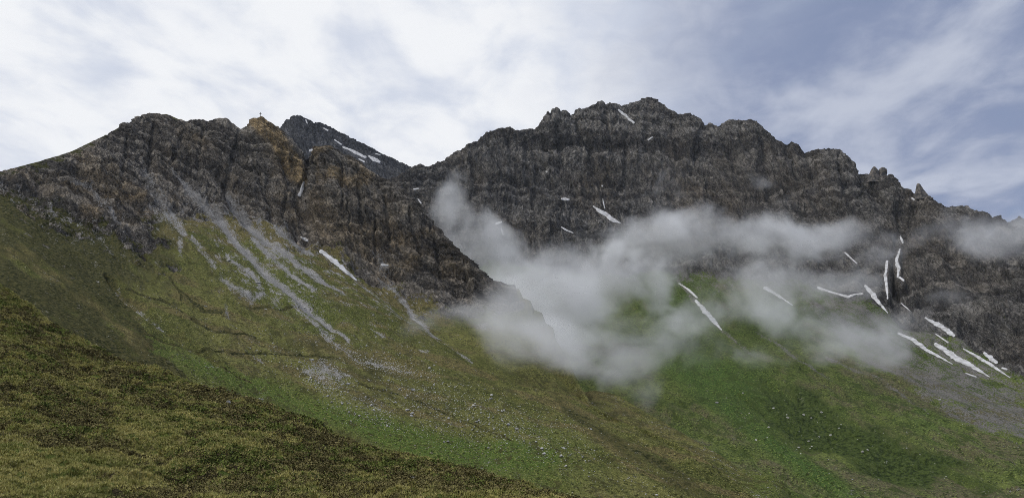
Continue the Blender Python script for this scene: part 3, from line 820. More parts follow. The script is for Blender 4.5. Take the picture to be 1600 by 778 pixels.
# brown knolls in the valley ---------------------------------------------
kn = [(740, 690, 900), (820, 640, 880), (880, 617, 840), (926, 610, 800), (950, 613, 785), (969, 619, 770), (997, 636, 740), (1033, 658, 700), (1081, 686, 655), (1118, 706, 625), (1154, 730, 600), (1185, 737, 588),
      (1208, 743, 580), (1222, 752, 574), (1232, 765, 566), (1242, 785, 556), (1300, 840, 500), (1420, 900, 430)]
g = sheet([kn, [(x, y + 40, D - 60) for x, y, D in kn], [(x, y + 130, D - 130) for x, y, D in kn]], 740, 1420, 1.0, (50, 60), back=(120, 70, 10), smooth_d=40)
n = normals(g)
p = g.reshape(-1, 3).astype(np.float32)
px, py = pix(p)
pf = (p @ rotm(FALL_L).T).astype(np.float32)
d_all = 0.6 * fbm(p, 4, 2, .6, 115) + 2.0 * fbm(p, 40, 4, 0.5, 111) + 0.9 * fbm(pf, (7, 40, 14), 3, .6, 112)
g = (p + n.reshape(-1, 3) * d_all[:, None]).reshape(g.shape)
brn = 0.45 + 0.4 * noise(pf, (8, 40, 20), 113) + 0.3 * noise(p, 30, 114)
lush = 0.5 * sstep(px, 1130, 1190)
KNOLL = grid_mesh('grassy_knoll', g, M_LEFT, {'zones': np.stack([0 * brn, 0.1 + 0 * brn, brn - .5 * lush, .25 + .5 * fbm(pf, (10, 40, 20), 3, .6, 189)], -1), 'tint': np.stack([0 * brn, lush, 0.5 + 0 * brn], -1)})
tag(KNOLL, 'rounded brownish grass knoll dropping towards the valley bottom', 'knoll', kind='structure')

# foreground heath ------------------------------------------------------
FR = [(-320, 250, 270), (-50, 420, 215), (0, 450, 205), (30, 468, 200), (60, 489, 195), (95, 513, 190), (130, 534, 185), (165, 555, 181), (200, 570, 178), (230, 580, 175), (260, 589, 172), (295, 600, 168), (330, 609, 165), (365, 620, 161),
      (400, 632, 158), (435, 643, 154), (470, 656, 150), (496, 667, 147), (520, 680, 145), (550, 692, 141), (580, 701, 138), (610, 708, 134), (640, 716, 130), (700, 732, 122), (760, 748, 115), (820, 765, 108),
      (870, 781, 102), (1000, 830, 88), (1300, 960, 64)]
FB = [(-320, 900, 40), (0, 862, 42), (400, 872, 44), (870, 900, 46), (1300, 1010, 42)]
FM = [(x, y + (np.interp(x, [f[0] for f in FB], [f[1] for f in FB]) - y) * 0.42, D * 0.56) for x, y, D in FR]
g = sheet([FR, FM, FB], -320, 1300, 1.0, (210, 240), back=(70, 40, 10), smooth_d=60)
tail = []
for s in np.linspace(0.05, 1, 24):
    r = g[-1].copy()
    r[:, 1] = g[-1][:, 1] * (1 - s) - 12 * s
    r[:, 2] = g[-1][:, 2] * (1 - s) - 1.75 * s
    tail.append(r)
g = np.concatenate([g, np.array(tail)], 0)
n = normals(g)
p = g.reshape(-1, 3).astype(np.float32)
pxf, pyf = pix(np.where(p[:, 1:2] < 5, np.array([0, 5, -9], np.float32), p))
hum = 1.3 * fbm(p, 14, 2, 0.5, 121) + 1.1 * fbm(p, (5.5, 3.0, 3), 3, 0.55, 122, True) + 0.30 * fbm(p, 1.3, 2, 0.6, 123)
hum += -1.6 * blob(pxf, pyf, 125, 580, 50, 22, 8)
hum *= sstep(p[:, 1], 15, 35)
lump = fbm(p, (2.9, 2.1, 2.1), 3, .55, 125)
hum += 0.55 * lump * sstep(p[:, 1], 15, 35)
heath = 0.5 + 0.62 * fbm(p, (14, 9, 9), 2, .6, 124) - 0.75 * lump  # dark heath set into the hollows, its colour also standing in for their shade
heath += 0.35 * (blob(pxf, pyf, 560, 720, 330, 60, 20) + blob(pxf, pyf, 340, 740, 120, 50, 15) + blob(pxf, pyf, 110, 660, 130, 50, 10)) - 0.55 * blob(pxf, pyf, 60, 745, 190, 70, 5) - .35 * blob(pxf, pyf, 230, 680, 90, 40, 30)
g = (p + np.array([0, 0, 1], np.float32) * hum[:, None]).reshape(g.shape)
m, t, b = mat_new('heath_ground')
pos = t.node('ShaderNodeTexCoord').outputs['Object']
hz = t.node('ShaderNodeAttribute', attribute_name='zones')
sp_ = t.node('ShaderNodeSeparateColor')
t.l.new(hz.outputs['Color'], sp_.inputs[0])
a1 = t.noise(pos, 0.9, 5, .65)
a2 = t.noise(pos, 5.0, 4, .65, 0.3)
a3 = t.noise(pos, 0.16, 4, .6)
gcol = t.mix(t.ramp(a1, .35, .65), (0.085, 0.090, 0.026), (0.210, 0.180, 0.070))
gcol = t.mix(t.ramp(a3, .42, .62), gcol, t.mix(t.ramp(a1, .4, .6), (0.060, 0.082, 0.020), (0.120, 0.135, 0.036)))
scol = t.mix(t.ramp(a2, .38, .62), (0.020, 0.018, 0.010), (0.070, 0.055, 0.030))
hm = t.ramp(t.math('ADD', sp_.outputs[0], t.math('MULTIPLY', t.math('SUBTRACT', a1, .5), 1.2)), .42, .62)
colh = t.mix(hm, gcol, scol)
colh = t.mix(t.ramp(a2, .56, .74, 0, .5), colh, (0.02, 0.02, 0.01))
t.put(b.inputs['Base Color'], colh)
bp = t.node('ShaderNodeBump')
bp.inputs['Distance'].default_value = 0.25
t.put(bp.inputs['Height'], t.math('ADD', t.math('MULTIPLY', a2, 1.0), a1))
t.l.new(bp.outputs[0], b.inputs['Normal'])
HEATH = grid_mesh('heath_slope', g, m, {'zones': np.stack([heath, heath, heath], -1)})
tag(HEATH, 'foreground slope of brown dwarf heath and yellow-green tussock grass', 'heath slope', kind='structure')

# wide valley floor under everything ---------------------------------------
m, t, b = mat_new('valley_ground')
pos = t.node('ShaderNodeTexCoord').outputs['Object']
t.put(b.inputs['Base Color'], t.mix(t.ramp(t.noise(pos, 0.004, 8, .6), .4, .6), (0.035, 0.055, 0.02), (0.08, 0.085, 0.035)))
gx, gy = np.meshgrid(np.linspace(-5000, 5000, 90), np.linspace(-5000, 5000, 90))
gp = np.stack([gx, gy, 0 * gx], -1).astype(np.float32)
gp[..., 2] = -520 + 40 * fbm(gp.reshape(-1, 3), 2500, 3, .5, 131).reshape(gx.shape)
tag(grid_mesh('valley_ground', gp, m), 'green valley floor far below the slopes', 'ground', kind='structure')

bpy.context.view_layer.update()

# ------------------------------------------------------------------ rock spires on the right crest
M_SPIRE = bpy.data.materials.new('spire_rock')
m, t, b = mat_new('spire_rock')
M_SPIRE = m
pos = t.node('ShaderNodeTexCoord').outputs['Object']
v = t.noise(pos, 0.12, 7, .65)
t.put(b.inputs['Base Color'], t.mix(t.ramp(v, .36, .64), (0.04, 0.04, 0.042), (0.17, 0.15, 0.13)))
bp = t.node('ShaderNodeBump'); bp.inputs['Distance'].default_value = 2.0
t.put(bp.inputs['Height'], t.noise(pos, 0.3, 5, .65)); t.l.new(bp.outputs[0], b.inputs['Normal'])


def spire(px0, pyb, Y, prof, lean, label, seed):
    """prof = list of (height px, halfwidth px) from the base up"""
    s = Y / F
    c = P(px0, pyb, Y)
    na = 20
    hs = np.linspace(prof[0][0], prof[-1][0], 26)
    rw = np.interp(hs, [q[0] for q in prof], [q[1] for q in prof])
    v = []
    for h, r in zip(hs, rw):
        for k in range(na):
            a = 2 * math.pi * k / na
            v.append((math.cos(a) * r * s + lean * h * s, math.sin(a) * r * s * 0.8, h * s))
    v.append((lean * hs[-1] * s, 0, hs[-1] * s + rw[-1] * s * 0.3))
    v = np.array(v, np.float32)
    dn = 1.0 + 0.30 * fbm(v, (9, 9, 14), 3, .6, seed)
    v[:, :2] = (v[:, :2] - np.array([[lean, 0]]) * v[:, 2:3]) * dn[:, None] + np.array([[lean, 0]]) * v[:, 2:3]
    f = []
    for i in range(len(hs) - 1):
        for k in range(na):
            k2 = (k + 1) % na
            f.append((i * na + k, i * na + k2, (i + 1) * na + k2, (i + 1) * na + k))
    top = len(v) - 1
    for k in range(na):
        f.append(((len(hs) - 1) * na + k, (len(hs) - 1) * na + (k + 1) % na, top, top))
    me = bpy.data.meshes.new('rock_spire')
    me.from_pydata(v.tolist(), [], [q if q[2] != q[3] else q[:3] for q in f])
    me.polygons.foreach_set('use_smooth', np.ones(len(me.polygons), bool))
    me.materials.append(M_SPIRE)
    o = bpy.data.objects.new('rock_spire', me)
    SC.collection.objects.link(o)
    o.location = c
    return tag(o, label, 'rock spire', 'rock spires on the jagged crest')


spire(1366, 279, 1815, [(-6, 12), (2, 8), (8, 7), (13, 5.5), (17, 3.5), (19, 1.5)], 0.05, 'pointed left one of two neighbouring rock spires on the crest', 201)
spire(1380, 280, 1812, [(-6, 9), (2, 6), (8, 5.5), (13, 7), (17, 5), (18.5, 2.5)], 0.02, 'blunt knob-headed right one of two neighbouring rock spires', 202)
spire(1439, 306, 1725, [(-6, 12), (3, 9), (9, 6), (14, 4.5), (18, 3), (19.5, 1.5)], -0.16, 'lone slim rock spire lower on the right crest', 203)

# ------------------------------------------------------------------ summit cross
m, t, b = mat_new('weathered_timber')
pos = t.node('ShaderNodeTexCoord').outputs['Object']
t.put(b.inputs['Base Color'], t.mix(t.noise(pos, 3.0, 4, .6, 0, (6, 6, .6)), (0.03, 0.025, 0.02), (0.09, 0.07, 0.05)))
M_TIMBER = m


def box_mesh(name, x0, x1, y0, y1, z0, z1, mat, parent, bev=0.06):
    import bmesh
    bm = bmesh.new()
    bmesh.ops.create_cube(bm, size=1)
    for vv in bm.verts:
        vv.co = Vector(((x0 + x1) / 2 + vv.co.x * (x1 - x0), (y0 + y1) / 2 + vv.co.y * (y1 - y0), (z0 + z1) / 2 + vv.co.z * (z1 - z0)))
    bmesh.ops.bevel(bm, geom=list(bm.edges), offset=bev, segments=2, affect='EDGES')
    me = bpy.data.meshes.new(name)
    bm.to_mesh(me)
    bm.free()
    me.materials.append(mat)
    o = bpy.data.objects.new(name, me)
    SC.collection.objects.link(o)
    o.parent = parent
    return o


best = None
for yy in np.arange(178, 200, 0.5):
    loc, nor = cast(LEFT, 406.5, yy)
    if loc is not None:
        best = loc
        break
cr = bpy.data.objects.new('summit_cross', None)
SC.collection.objects.link(cr)
cr.location = best + Vector((0, 1.0, -0.8))
tag(cr, 'small dark summit cross standing on the orange rock top', 'cross')
box_mesh('post', -0.30, 0.30, -0.30, 0.30, -1.0, 8.6, M_TIMBER, cr)
box_mesh('crossbar', -1.9, 1.9, -0.24, 0.24, 5.6, 6.2, M_TIMBER, cr)
box_mesh('stone_base', -0.9, 0.9, -0.9, 0.9, -1.4, 0.9, M_SPIRE, cr, 0.2)

# ------------------------------------------------------------------ snow
m, t, b = mat_new('old_snow')
pos = t.node('ShaderNodeTexCoord').outputs['Object']
t.put(b.inputs['Base Color'], t.mix(t.ramp(t.noise(pos, 0.12, 6, .6), .35, .6), (0.28, 0.275, 0.265), (0.47, 0.465, 0.465)))
b.inputs['Roughness'].default_value = 0.7
M_SNOW = m
SHEETS = {'peak': PEAK, 'massif': MASS, 'ridge': LEFT}
GROUPS = {'peak': 'snow patches on the far peak', 'massif': 'snow patches on the rock massif', 'ridge': 'snow patches on the left mountain'}
for si, (which, pts, label) in enumerate(SNOW):
    o = SHEETS[which]
    xs = [q[0] for q in pts]; ys = [q[1] for q in pts]; wm = max(q[2] for q in pts)
    st = 0.36
    gx = np.arange(min(xs) - wm - 2, max(xs) + wm + 2, st)
    gy = np.arange(min(ys) - wm - 2, max(ys) + wm + 2, st)
    X, Yg = np.meshgrid(gx, gy)
    q3 = np.stack([X.ravel(), Yg.ravel(), 0 * X.ravel() + si * 31], -1).astype(np.float32)
    nz = 0.65 * noise(q3, 8, si) + 0.35 * noise(q3, 3.6, si + 1)
    sv = stroke(X, Yg, [(x_, y_, w_ * 0.88) for x_, y_, w_ in pts]) + (nz * (0.6 if wm > 2.2 else 0.3)).reshape(X.shape)
    inside = sv > 0.15
    idx = -np.ones(X.shape, int)
    top, bot = [], []
    for i, j in np.argwhere(inside):
        loc, nor = cast(o, X[i, j], Yg[i, j])
        if loc is None:
            continue
        lift = 0.2 + 0.9 * min(1.0, sv[i, j] * 1.6)
        nv = Vector((0, -0.75, 0.66))
        idx[i, j] = len(top)
        top.append(loc + nv * lift)
        bot.append(loc - nv * 1.5)
    nt = len(top)
    faces = []
    edge = {}
    for i in range(X.shape[0] - 1):
        for j in range(X.shape[1] - 1):
            q = [idx[i, j], idx[i + 1, j], idx[i + 1, j + 1], idx[i, j + 1]]
            if min(q) >= 0:
                faces.append(tuple(q))
                for a, c in zip(q, q[1:] + q[:1]):
                    edge[(a, c)] = edge.get((a, c), 0) + 1
    if not faces:
        continue
    al = [f for f in faces]
    al += [tuple(k + nt for k in reversed(f)) for f in faces]
    for (a, c) in list(edge):
        if (c, a) not in edge:
            al.append((c, a, a + nt, c + nt))
    me = bpy.data.meshes.new('snow_patch')
    me.from_pydata([tuple(v) for v in top + bot], [], al)
    me.polygons.foreach_set('use_smooth', np.ones(len(me.polygons), bool))
    me.materials.append(M_SNOW)
    so = bpy.data.objects.new('snow_patch', me)
    SC.collection.objects.link(so)
    tag(so, label, 'snow patch', GROUPS[which])

# ------------------------------------------------------------------ boulders
m, t, b = mat_new('pale_limestone')
pos = t.node('ShaderNodeTexCoord').outputs['Object']
oi = t.node('ShaderNodeObjectInfo').outputs['Random']
lim = t.mix(t.ramp(t.noise(pos, 1.4, 6, .65), .35, .65), (0.20, 0.195, 0.18), (0.54, 0.53, 0.50))
t.put(b.inputs['Base Color'], t.mix(t.math('MULTIPLY', oi, 0.45), lim, (0.15, 0.14, 0.125)))
bp = t.node('ShaderNodeBump'); bp.inputs['Distance'].default_value = 0.15
t.put(bp.inputs['Height'], t.noise(pos, 3, 4, .6)); t.l.new(bp.outputs[0], b.inputs['Normal'])
M_STONE = m


def stone_geo(seed, sub=2):
    import bmesh
    bm = bmesh.new()
    bmesh.ops.create_icosphere(bm, subdivisions=sub, radius=1)
    v = np.array([q.co[:] for q in bm.verts], np.float32)
    f = np.array([[q.index for q in fa.verts] for fa in bm.faces])
    bm.free()
    r = np.random.default_rng(seed)
    for _ in range(9):                                   # flat broken faces
        nn = r.normal(size=3); nn /= np.linalg.norm(nn)
        h = 0.55 + 0.3 * r.random()
        dd = v @ nn
        v -= np.outer(np.clip(dd - h, 0, None), nn)
    v *= 1 + 0.12 * noise(v, .6, seed)[:, None]
    v *= np.array([1.15, 0.95, 0.72]) * (0.85 + 0.3 * r.random(3))
    return v.astype(np.float32), f


STONES = [stone_geo(300 + k) for k in range(7)]
stone_me = []
for v, f in STONES:
    o = raw_mesh('boulder', v, f, M_STONE)
    stone_me.append(o.data)
    bpy.data.objects.remove(o)


def put_boulder(sheet_o, x, y, size_px, label, group, k=None):
    loc, nor = cast(sheet_o, x, y)
    if loc is None:
        return None
    o = bpy.data.objects.new('boulder', random.choice(stone_me) if k is None else stone_me[k])
    SC.collection.objects.link(o)
    r = size_px * loc.y / F / 2
    o.scale = (r * random.uniform(.9, 1.3), r, r * random.uniform(.8, 1.1))
    o.rotation_euler = (random.uniform(-.3, .3), random.uniform(-.3, .3), random.uniform(0, 6.28))
    o.location = loc + Vector((0, 0, r * 0.35))
    return tag(o, label, 'boulder', group)


def field(n, boxes):
    out = []
    while len(out) < n:
        cx, cy, rx, ry, ang, _w = random.choices(boxes, weights=[q[5] for q in boxes])[0]
        a, rr = random.uniform(0, 6.28), math.sqrt(random.random()) * (0.5 + 0.5 * random.random())
        u, vv = math.cos(a) * rr * rx, math.sin(a) * rr * ry
        c, s = math.cos(math.radians(ang)), math.sin(math.radians(ang))
        out.append((cx + u * c - vv * s, cy + u * s + vv * c))
    return out


MEADOW = [(700, 655, 230, 60, 15, 5), (510, 590, 60, 30, 20, 3), (650, 590, 160, 45, 25, 2.2), (560, 640, 90, 30, 20, 1.6), (860, 680, 150, 50, 20, 1.6), (430, 560, 120, 40, 25, .8), (760, 640, 180, 40, 12, 2), (930, 730, 150, 40, 20, .5),
          (420, 440, 150, 80, 40, .5)]
FARSIDE = [(1290, 690, 150, 70, 30, 4), (1420, 700, 180, 60, 25, 2), (1180, 640, 120, 50, 30, .8), (1500, 620, 130, 50, 30, 1.2)]
special = [(LEFT, 645, 610, 6, 'largest single pale boulder on the brown patch of the middle slope'), (LEFT, 850, 709, 6, 'pale boulder beside a low stone on the bright green meadow'),
           (LEFT, 884, 728, 5, 'flat pale boulder alone on the meadow near its lower edge'), (KNOLL, 1170, 732, 8, 'broad cream boulder on the rim of the valley knoll')]
for so, x, y, s, lb in special:
    put_boulder(so, x, y, s, lb, 'pale boulders on the meadow')
for (x, y) in field(215, MEADOW):
    put_boulder(LEFT, x, y, random.choice([1.8, 2, 2, 2.2, 2.6, 3.0, 3.4, 4.2, 5.5]), 'pale limestone boulder lying on the grass of the meadow slope', 'pale boulders on the meadow')
for (x, y) in field(52, FARSIDE):
    put_boulder(MASS, x, y, random.choice([1.6, 1.8, 2.0, 2.2, 2.6, 3, 4, 5]), 'grey boulder among the dark green scrub of the far slope', 'boulders on the far green slope')

# smaller stones nobody could count
def stone_mass(name, sheet_o, pts, lo, hi, label):
    V, Fc, off = [], [], 0
    geo = [stone_geo(320 + k, 1) for k in range(6)]
    for (x, y) in pts:
        loc, nor = cast(sheet_o, x, y)
        if loc is None:
            continue
        v, f = random.choice(geo)
        r = random.uniform(lo, hi) * loc.y / F / 2
        a = random.uniform(0, 6.28)
        ca, sa = math.cos(a), math.sin(a)
        vv = v * r
        vv = np.stack([vv[:, 0] * ca - vv[:, 1] * sa, vv[:, 0] * sa + vv[:, 1] * ca, vv[:, 2]], -1)
        V.append(vv + np.array(loc)); Fc.append(f + off); off += len(v)
    tag(raw_mesh(name, np.concatenate(V), np.concatenate(Fc), M_STONE), label, 'stones', kind='stuff')


stone_mass('loose_stones', LEFT, field(3400, MEADOW) + field(380, [(505, 585, 45, 28, 15, 1)]) + field(500, [(600, 572, 70, 14, 12, 1)]), 0.8, 2.1, 'small pale stones strewn over the meadow slope')

# ------------------------------------------------------------------ foreground cover: dwarf shrubs and tussocks
hg = np.array([v.co[:] for v in []])
HC = np.empty(len(HEATH.data.vertices) * 3, np.float32)
HEATH.data.vertices.foreach_get('co', HC)
HC = HC.reshape(g.shape)
hz = heath.reshape(g.shape[:2])


def cover_material(name, dark, light, tip):
    m, t, b = mat_new(name)
    at = t.node('ShaderNodeAttribute', attribute_name='shade')
    s = t.node('ShaderNodeSeparateColor')
    t.l.new(at.outputs['Color'], s.inputs[0])
    c = t.mix(s.outputs[0], dark, light)
    c = t.mix(s.outputs[1], c, tip)
    t.put(b.inputs['Base Color'], c)
    return m


def sample_ground(n):
    """random points, even over the ground of the visible sheet; returns position and heath value"""
    a = HC[12:455, :1500]
    du = np.linalg.norm(a[1:, :-1] - a[:-1, :-1], axis=-1) * np.linalg.norm(a[:-1, 1:] - a[:-1, :-1], axis=-1)
    wgt = du / np.maximum(a[:-1, :-1, 1], 30) ** 0.9
    vis = (pix(a[:-1, :-1])[0] > -60) & (pix(a[:-1, :-1])[1] < 830)
    wgt = (wgt * vis).ravel()
    cdf = np.cumsum(wgt); cdf /= cdf[-1]
    k = np.searchsorted(cdf, RNG.random(n))
    i, j = np.unravel_index(k, du.shape)
    u, v = RNG.random(n)[:, None], RNG.random(n)[:, None]
    pp = (a[i, j] * (1 - u) + a[i, j + 1] * u) * (1 - v) + (a[i + 1, j] * (1 - u) + a[i + 1, j + 1] * u) * v
    return pp, hz[12:455, :1500][i, j]


def clumps(name, pos_, R, Hh, nleaf, leaf, mat, label, cat):
    """low rounded clumps of small tilted leaf faces"""
    n = len(pos_)
    dirs = RNG.normal(size=(n, nleaf, 3)); dirs /= np.linalg.norm(dirs, axis=-1, keepdims=True)
    dirs[..., 2] = np.abs(dirs[..., 2])
    rad = RNG.random((n, nleaf, 1)) ** 0.4
    c = dirs * rad * np.stack([R, R, Hh], -1)[:, None, :] + pos_[:, None, :]
    nn = dirs + 0.8 * RNG.normal(size=dirs.shape)
    nn /= np.linalg.norm(nn, axis=-1, keepdims=True)
    t1 = np.cross(nn, RNG.normal(size=dirs.shape)); t1 /= np.linalg.norm(t1, axis=-1, keepdims=True)
    t2 = np.cross(nn, t1)
    ls = leaf * (pos_[:, 1] / 80).clip(.7, 2.0)[:, None, None] * (0.6 + 0.8 * RNG.random((n, nleaf, 1)))
    V = np.stack([c - t1 * ls, c + t2 * ls * .6, c + t1 * ls, c - t2 * ls * .6], 2).reshape(-1, 3)
    Fc = np.arange(len(V)).reshape(-1, 4)
    cn = sstep(fbm(pos_.astype(np.float32), (2.6, 2.2, 2.2), 2, .6, 151), -.45, .45)[:, None, None]
    sh = cn * 0.6 + RNG.random((n, 1, 1)) * 0.2 + RNG.random((n, nleaf, 1)) * 0.2
    tp = np.clip(RNG.normal(size=(n, nleaf, 1)) * 0.35, 0, 1) * (RNG.random((n, 1, 1)) < .5)
    at = np.concatenate([sh, tp, 0 * sh, 1 + 0 * sh], -1)
    at = np.repeat(at[:, :, None, :], 4, 2).reshape(-1, 4)
    tag(raw_mesh(name, V, Fc, mat, attr=at), label, cat, kind='stuff')


pp, hv = sample_ground(90000)
keep = hv + 0.08 * RNG.normal(size=len(hv)) > 0.58
sh = pp[keep]
kind_n = noise(sh.astype(np.float32), (9, 9, 9), 141) + 0.25 * RNG.normal(size=len(sh))
brn_s, grn_s = sh[kind_n > -0.22], sh[kind_n <= -0.22]
for nm, q, mt, lb in (('heath_shrubs', brn_s, cover_material('heath_leaves', (0.036, 0.031, 0.013), (0.180, 0.158, 0.064), (0.20, 0.16, 0.075)), 'brown dwarf heath shrubs covering the foreground slope'),
                      ('juniper_shrubs', grn_s, cover_material('juniper_leaves', (0.024, 0.036, 0.010), (0.150, 0.175, 0.044), (0.19, 0.20, 0.06)), 'dark green dwarf shrubs patched over the foreground slope')):
    s_ = 0.6 + 0.8 * RNG.random(len(q))
    s_ = s_ * np.where(RNG.random(len(q)) < .15, 1.6, 1.0)
    clumps(nm, q, 0.46 * s_, 0.42 * s_, 14, 0.11, mt, lb, 'dwarf shrubs')


def tufts(name, pos_, nblade, hgt, mat, label):
    n = len(pos_)
    a = RNG.random((n, nblade, 1)) * 6.283
    ln = RNG.random((n, nblade, 1)) * 0.9 + .1
    out = np.concatenate([np.cos(a), np.sin(a), 0 * a], -1)
    b0 = pos_[:, None, :] + out * 0.10 * RNG.random((n, nblade, 1))
    hh = hgt * (0.5 + RNG.random((n, nblade, 1)))
    tip = b0 + out * ln * hh * 0.9 + np.array([0, 0, 1]) * hh * (1.05 - 0.6 * ln)
    sd_ = np.cross(out, np.array([0, 0, 1.0])) * 0.035 * (pos_[:, 1] / 80).clip(.7, 2.2)[:, None, None]
    V = np.stack([b0 - sd_, b0 + sd_, tip], 2).reshape(-1, 3)
    Fc = np.arange(len(V)).reshape(-1, 3)
    cn = sstep(fbm(pos_.astype(np.float32), (9, 6, 6), 3, .6, 152), -.45, .40)[:, None, None]
    s1 = cn * .55 + RNG.random((n, 1, 1)) * .2 + RNG.random((n, nblade, 1)) * .25
    t1 = (RNG.random((n, nblade, 1)) < .12) * 0.8
    at = np.concatenate([s1, t1, 0 * s1, 1 + 0 * s1], -1)
    at = np.repeat(at[:, :, None, :], 3, 2).reshape(-1, 4)
    tag(raw_mesh(name, V, Fc, mat, attr=at), label, 'grass', kind='stuff')


gp_, hv = sample_ground(110000)
gp_ = gp_[hv + 0.10 * RNG.normal(size=len(hv)) < 0.62]
tufts('tussock_grass', gp_, 9, 0.34, cover_material('tussock_blades', (0.110, 0.135, 0.030), (0.41, 0.355, 0.130), (0.44, 0.39, 0.18)), 'yellow-green tussock grass on the foreground slope')
for x, y, s, lb in ((357, 630, 9, 'flat pale rock slab near the crest of the foreground heath'), (222, 622, 5, 'pale stone pair lying in the middle of the foreground heath'), (644, 747, 7, 'small white rock low on the foreground heath')):
    put_boulder(HEATH, x, y, s, lb, 'stones on the foreground heath')

# ------------------------------------------------------------------ mist: fog grids filled from soft ellipsoids broken up by noise
def mist(name, blobs, res, sigma, lo, hi, nscale, namp, label, thr=0.0):
    """blobs = (px, py, Y, rx px, rz px, ry metres, weight)"""
    C = []
    for (x, y, D, rx, rz, ry, wt) in blobs:
        C.append((P(x, y, D), (1.28 * rx * D / F, ry * 0.66, 1.24 * rz * D / F), wt))
    mn = np.min([np.array(c) - np.array(r) * 1.15 for c, r, _ in C], 0)
    mx = np.max([np.array(c) + np.array(r) * 1.15 for c, r, _ in C], 0)
    m = bpy.data.materials.new(name)
    m.use_nodes = True
    t = NT(m.node_tree)
    t.n.clear()
    out = t.node('ShaderNodeOutputMaterial')
    pv = t.node('ShaderNodeVolumePrincipled')
    pv.inputs['Color'].default_value = (0.99, 0.992, 0.996, 1)
    pv.inputs['Density'].default_value = 1.0
    pv.inputs['Anisotropy'].default_value = 0.25
    t.l.new(pv.outputs[0], out.inputs['Volume'])
    gt = bpy.data.node_groups.new(name, 'GeometryNodeTree')
    gt.interface.new_socket('Geometry', in_out='OUTPUT', socket_type='NodeSocketGeometry')
    t = NT(gt)
    go = t.node('NodeGroupOutput')
    pos = t.node('GeometryNodeInputPosition').outputs[0]
    warp = t.node('ShaderNodeTexNoise'); t.put(warp.inputs['Vector'], pos); warp.inputs['Scale'].default_value = nscale * 0.8; warp.inputs['Detail'].default_value = 6
    wv = t.vmath('MULTIPLY', t.vmath('SUBTRACT', warp.outputs[1], (0.5, 0.5, 0.5)), (190, 190, 150))
    wp = t.vmath('ADD', pos, wv)
    acc = None
    for c, r, wt in C:
        dd = t.vmath('LENGTH', t.vmath('DIVIDE', t.vmath('SUBTRACT', wp, tuple(c)), tuple(r)))
        f = t.math('MULTIPLY', t.ramp(dd, 1.0, 0.0), wt)
        acc = f if acc is None else t.math('ADD', acc, f)
    acc = t.math('MINIMUM', acc, 1.2)
    n1 = t.noise(t.vmath('ADD', pos, t.vmath('MULTIPLY', wv, (0.35, 0.35, 0.35))), nscale, 9, 0.68, 0.9, (1.0, 0.6, 1.15))
    n2 = t.noise(pos, nscale * 4.2, 6, 0.65, 0.8)
    n1 = t.math('ADD', n1, t.math('MULTIPLY', t.math('SUBTRACT', n2, 0.5), 0.22))
    body = t.ramp(n1, t.math('SUBTRACT', hi, t.math('MULTIPLY', acc, namp)), t.math('SUBTRACT', t.math('ADD', hi, lo), t.math('MULTIPLY', acc, namp)))
    dens = t.math('MULTIPLY', t.math('MULTIPLY', body, t.ramp(acc, 0.0, 0.5)), sigma)
    vc = t.node('GeometryNodeVolumeCube')
    t.put(vc.inputs['Density'], dens)
    vc.inputs['Min'].default_value = tuple(mn)
    vc.inputs['Max'].default_value = tuple(mx)
    for k, r in zip(('Resolution X', 'Resolution Y', 'Resolution Z'), ((mx - mn) / res)):
        vc.inputs[k].default_value = max(8, int(r))
    sm = t.node('GeometryNodeSetMaterial')
    sm.inputs['Material'].default_value = m
    t.l.new(vc.outputs[0], sm.inputs[0])
    t.l.new(sm.outputs[0], go.inputs[0])
    me = bpy.data.meshes.new(name)
    me.materials.append(m)
    o = bpy.data.objects.new(name, me)
    SC.collection.objects.link(o)
    md = o.modifiers.new('fog', 'NODES')
    md.node_group = gt
    return tag(o, label, 'mist', kind='stuff')


MAIN = [
    (712, 305, 1330, 46, 60, 110, 1.0), (690, 345, 1330, 55, 50, 90, .9), (740, 370, 1330, 90, 60, 120, 1.1), (810, 420, 1300, 130, 80, 150, 1.2), (800, 480, 1180, 150, 95, 150, 1.1),
    (740, 530, 730, 140, 70, 90, .85), (690, 490, 800, 110, 60, 80, .55), (800, 495, 800, 130, 80, 110, 1.35), (865, 545, 720, 140, 75, 110, 1.4), (910, 590, 680, 100, 45, 80, 1.0), (600, 460, 830, 80, 45, 70, .3),
    (880, 480, 1200, 150, 105, 160, 1.2), (940, 420, 1350, 150, 85, 160, 1.1), (960, 530, 1080, 130, 90, 140, 1.2), (1000, 575, 980, 85, 55, 90, .9),
    (1040, 345, 1500, 90, 65, 130, .9), (1060, 385, 1480, 140, 65, 150, 1.1), (1150, 370, 1450, 140, 65, 140, 1.0), (1250, 370, 1400, 110, 55, 120, 1.0), (1330, 370, 1380, 90, 55, 100, 1.0),
    (1180, 430, 1420, 160, 50, 120, .7), (1090, 550, 1080, 110, 60, 110, .6), (1010, 460, 1350, 110, 70, 130, .8), (760, 340, 1500, 90, 70, 100, .45), (900, 370, 1500, 110, 50, 100, .5),
]
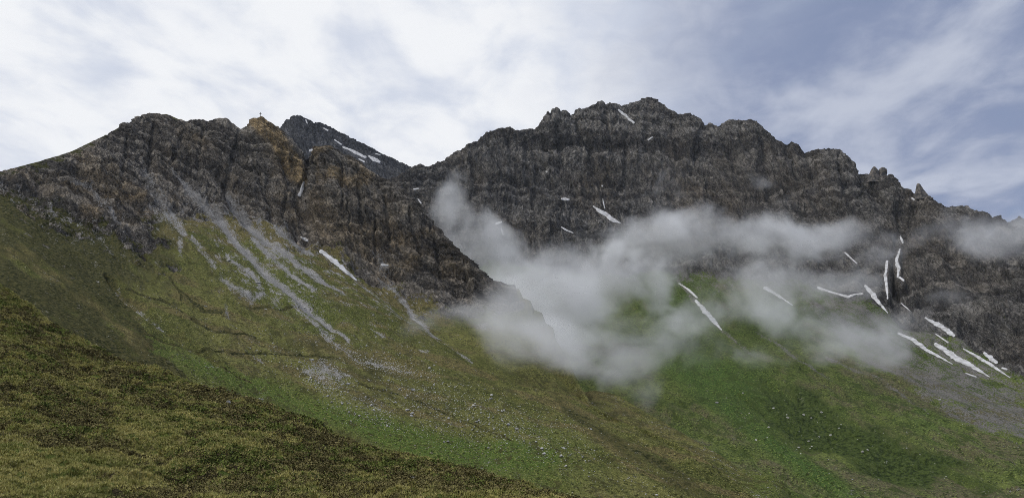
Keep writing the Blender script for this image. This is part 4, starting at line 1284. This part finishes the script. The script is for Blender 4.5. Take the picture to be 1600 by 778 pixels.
WISP = [(1305, 520, 1100, 105, 72, 150, 1.15), (1350, 560, 1050, 75, 50, 120, 1.1), (1240, 495, 1230, 120, 55, 140, .9), (1500, 350, 1330, 90, 55, 120, 1.05), (1560, 380, 1250, 90, 55, 120, 1.3), (1600, 360, 1220, 70, 50, 120, 1.1),
        (1180, 550, 1060, 110, 50, 120, .85), (1430, 505, 1120, 80, 45, 110, .7), (1500, 460, 1180, 90, 45, 110, .65), (1230, 300, 1600, 80, 45, 100, .6), (1040, 300, 1650, 70, 40, 90, .7), (1090, 480, 1300, 110, 60, 120, .95), (1180, 455, 1350, 130, 50, 130, .95), (1270, 440, 1330, 110, 45, 120, .8), (1150, 505, 1180, 110, 45, 120, .7), (1380, 400, 1380, 80, 50, 110, .8), (1340, 450, 1300, 90, 45, 110, .7)]
mist('valley_mist', MAIN, 4.0, 0.0175, 0.33, 0.68, 0.0090, 0.36, 'pale grey mist bank drifting between the two mountains')
mist('wispy_mist', WISP, 4.4, 0.0115, 0.34, 0.66, 0.0105, 0.40, 'thin ragged mist wisps before the right crags')

# ------------------------------------------------------------------ haze: thin air round the whole place
m = bpy.data.materials.new('haze_air')
m.use_nodes = True
t = NT(m.node_tree)
t.n.clear()
out = t.node('ShaderNodeOutputMaterial')
pv = t.node('ShaderNodeVolumePrincipled')
pv.inputs['Color'].default_value = (0.80, 0.88, 1.0, 1)
pv.inputs['Density'].default_value = 0.000012
pv.inputs['Anisotropy'].default_value = 0.1
t.l.new(pv.outputs[0], out.inputs['Volume'])
me = bpy.data.meshes.new('haze')
x, y0, y1, z0, z1 = 5100, -5100, 5100, -640, 1000
me.from_pydata([(-x, y0, z0), (x, y0, z0), (x, y1, z0), (-x, y1, z0), (-x, y0, z1), (x, y0, z1), (x, y1, z1), (-x, y1, z1)], [],
               [(0, 3, 2, 1), (4, 5, 6, 7), (0, 1, 5, 4), (1, 2, 6, 5), (2, 3, 7, 6), (3, 0, 4, 7)])
me.materials.append(m)
hzo = bpy.data.objects.new('haze', me)
SC.collection.objects.link(hzo)
tag(hzo, 'faint blue air between the camera and the far peaks', 'haze', kind='stuff')
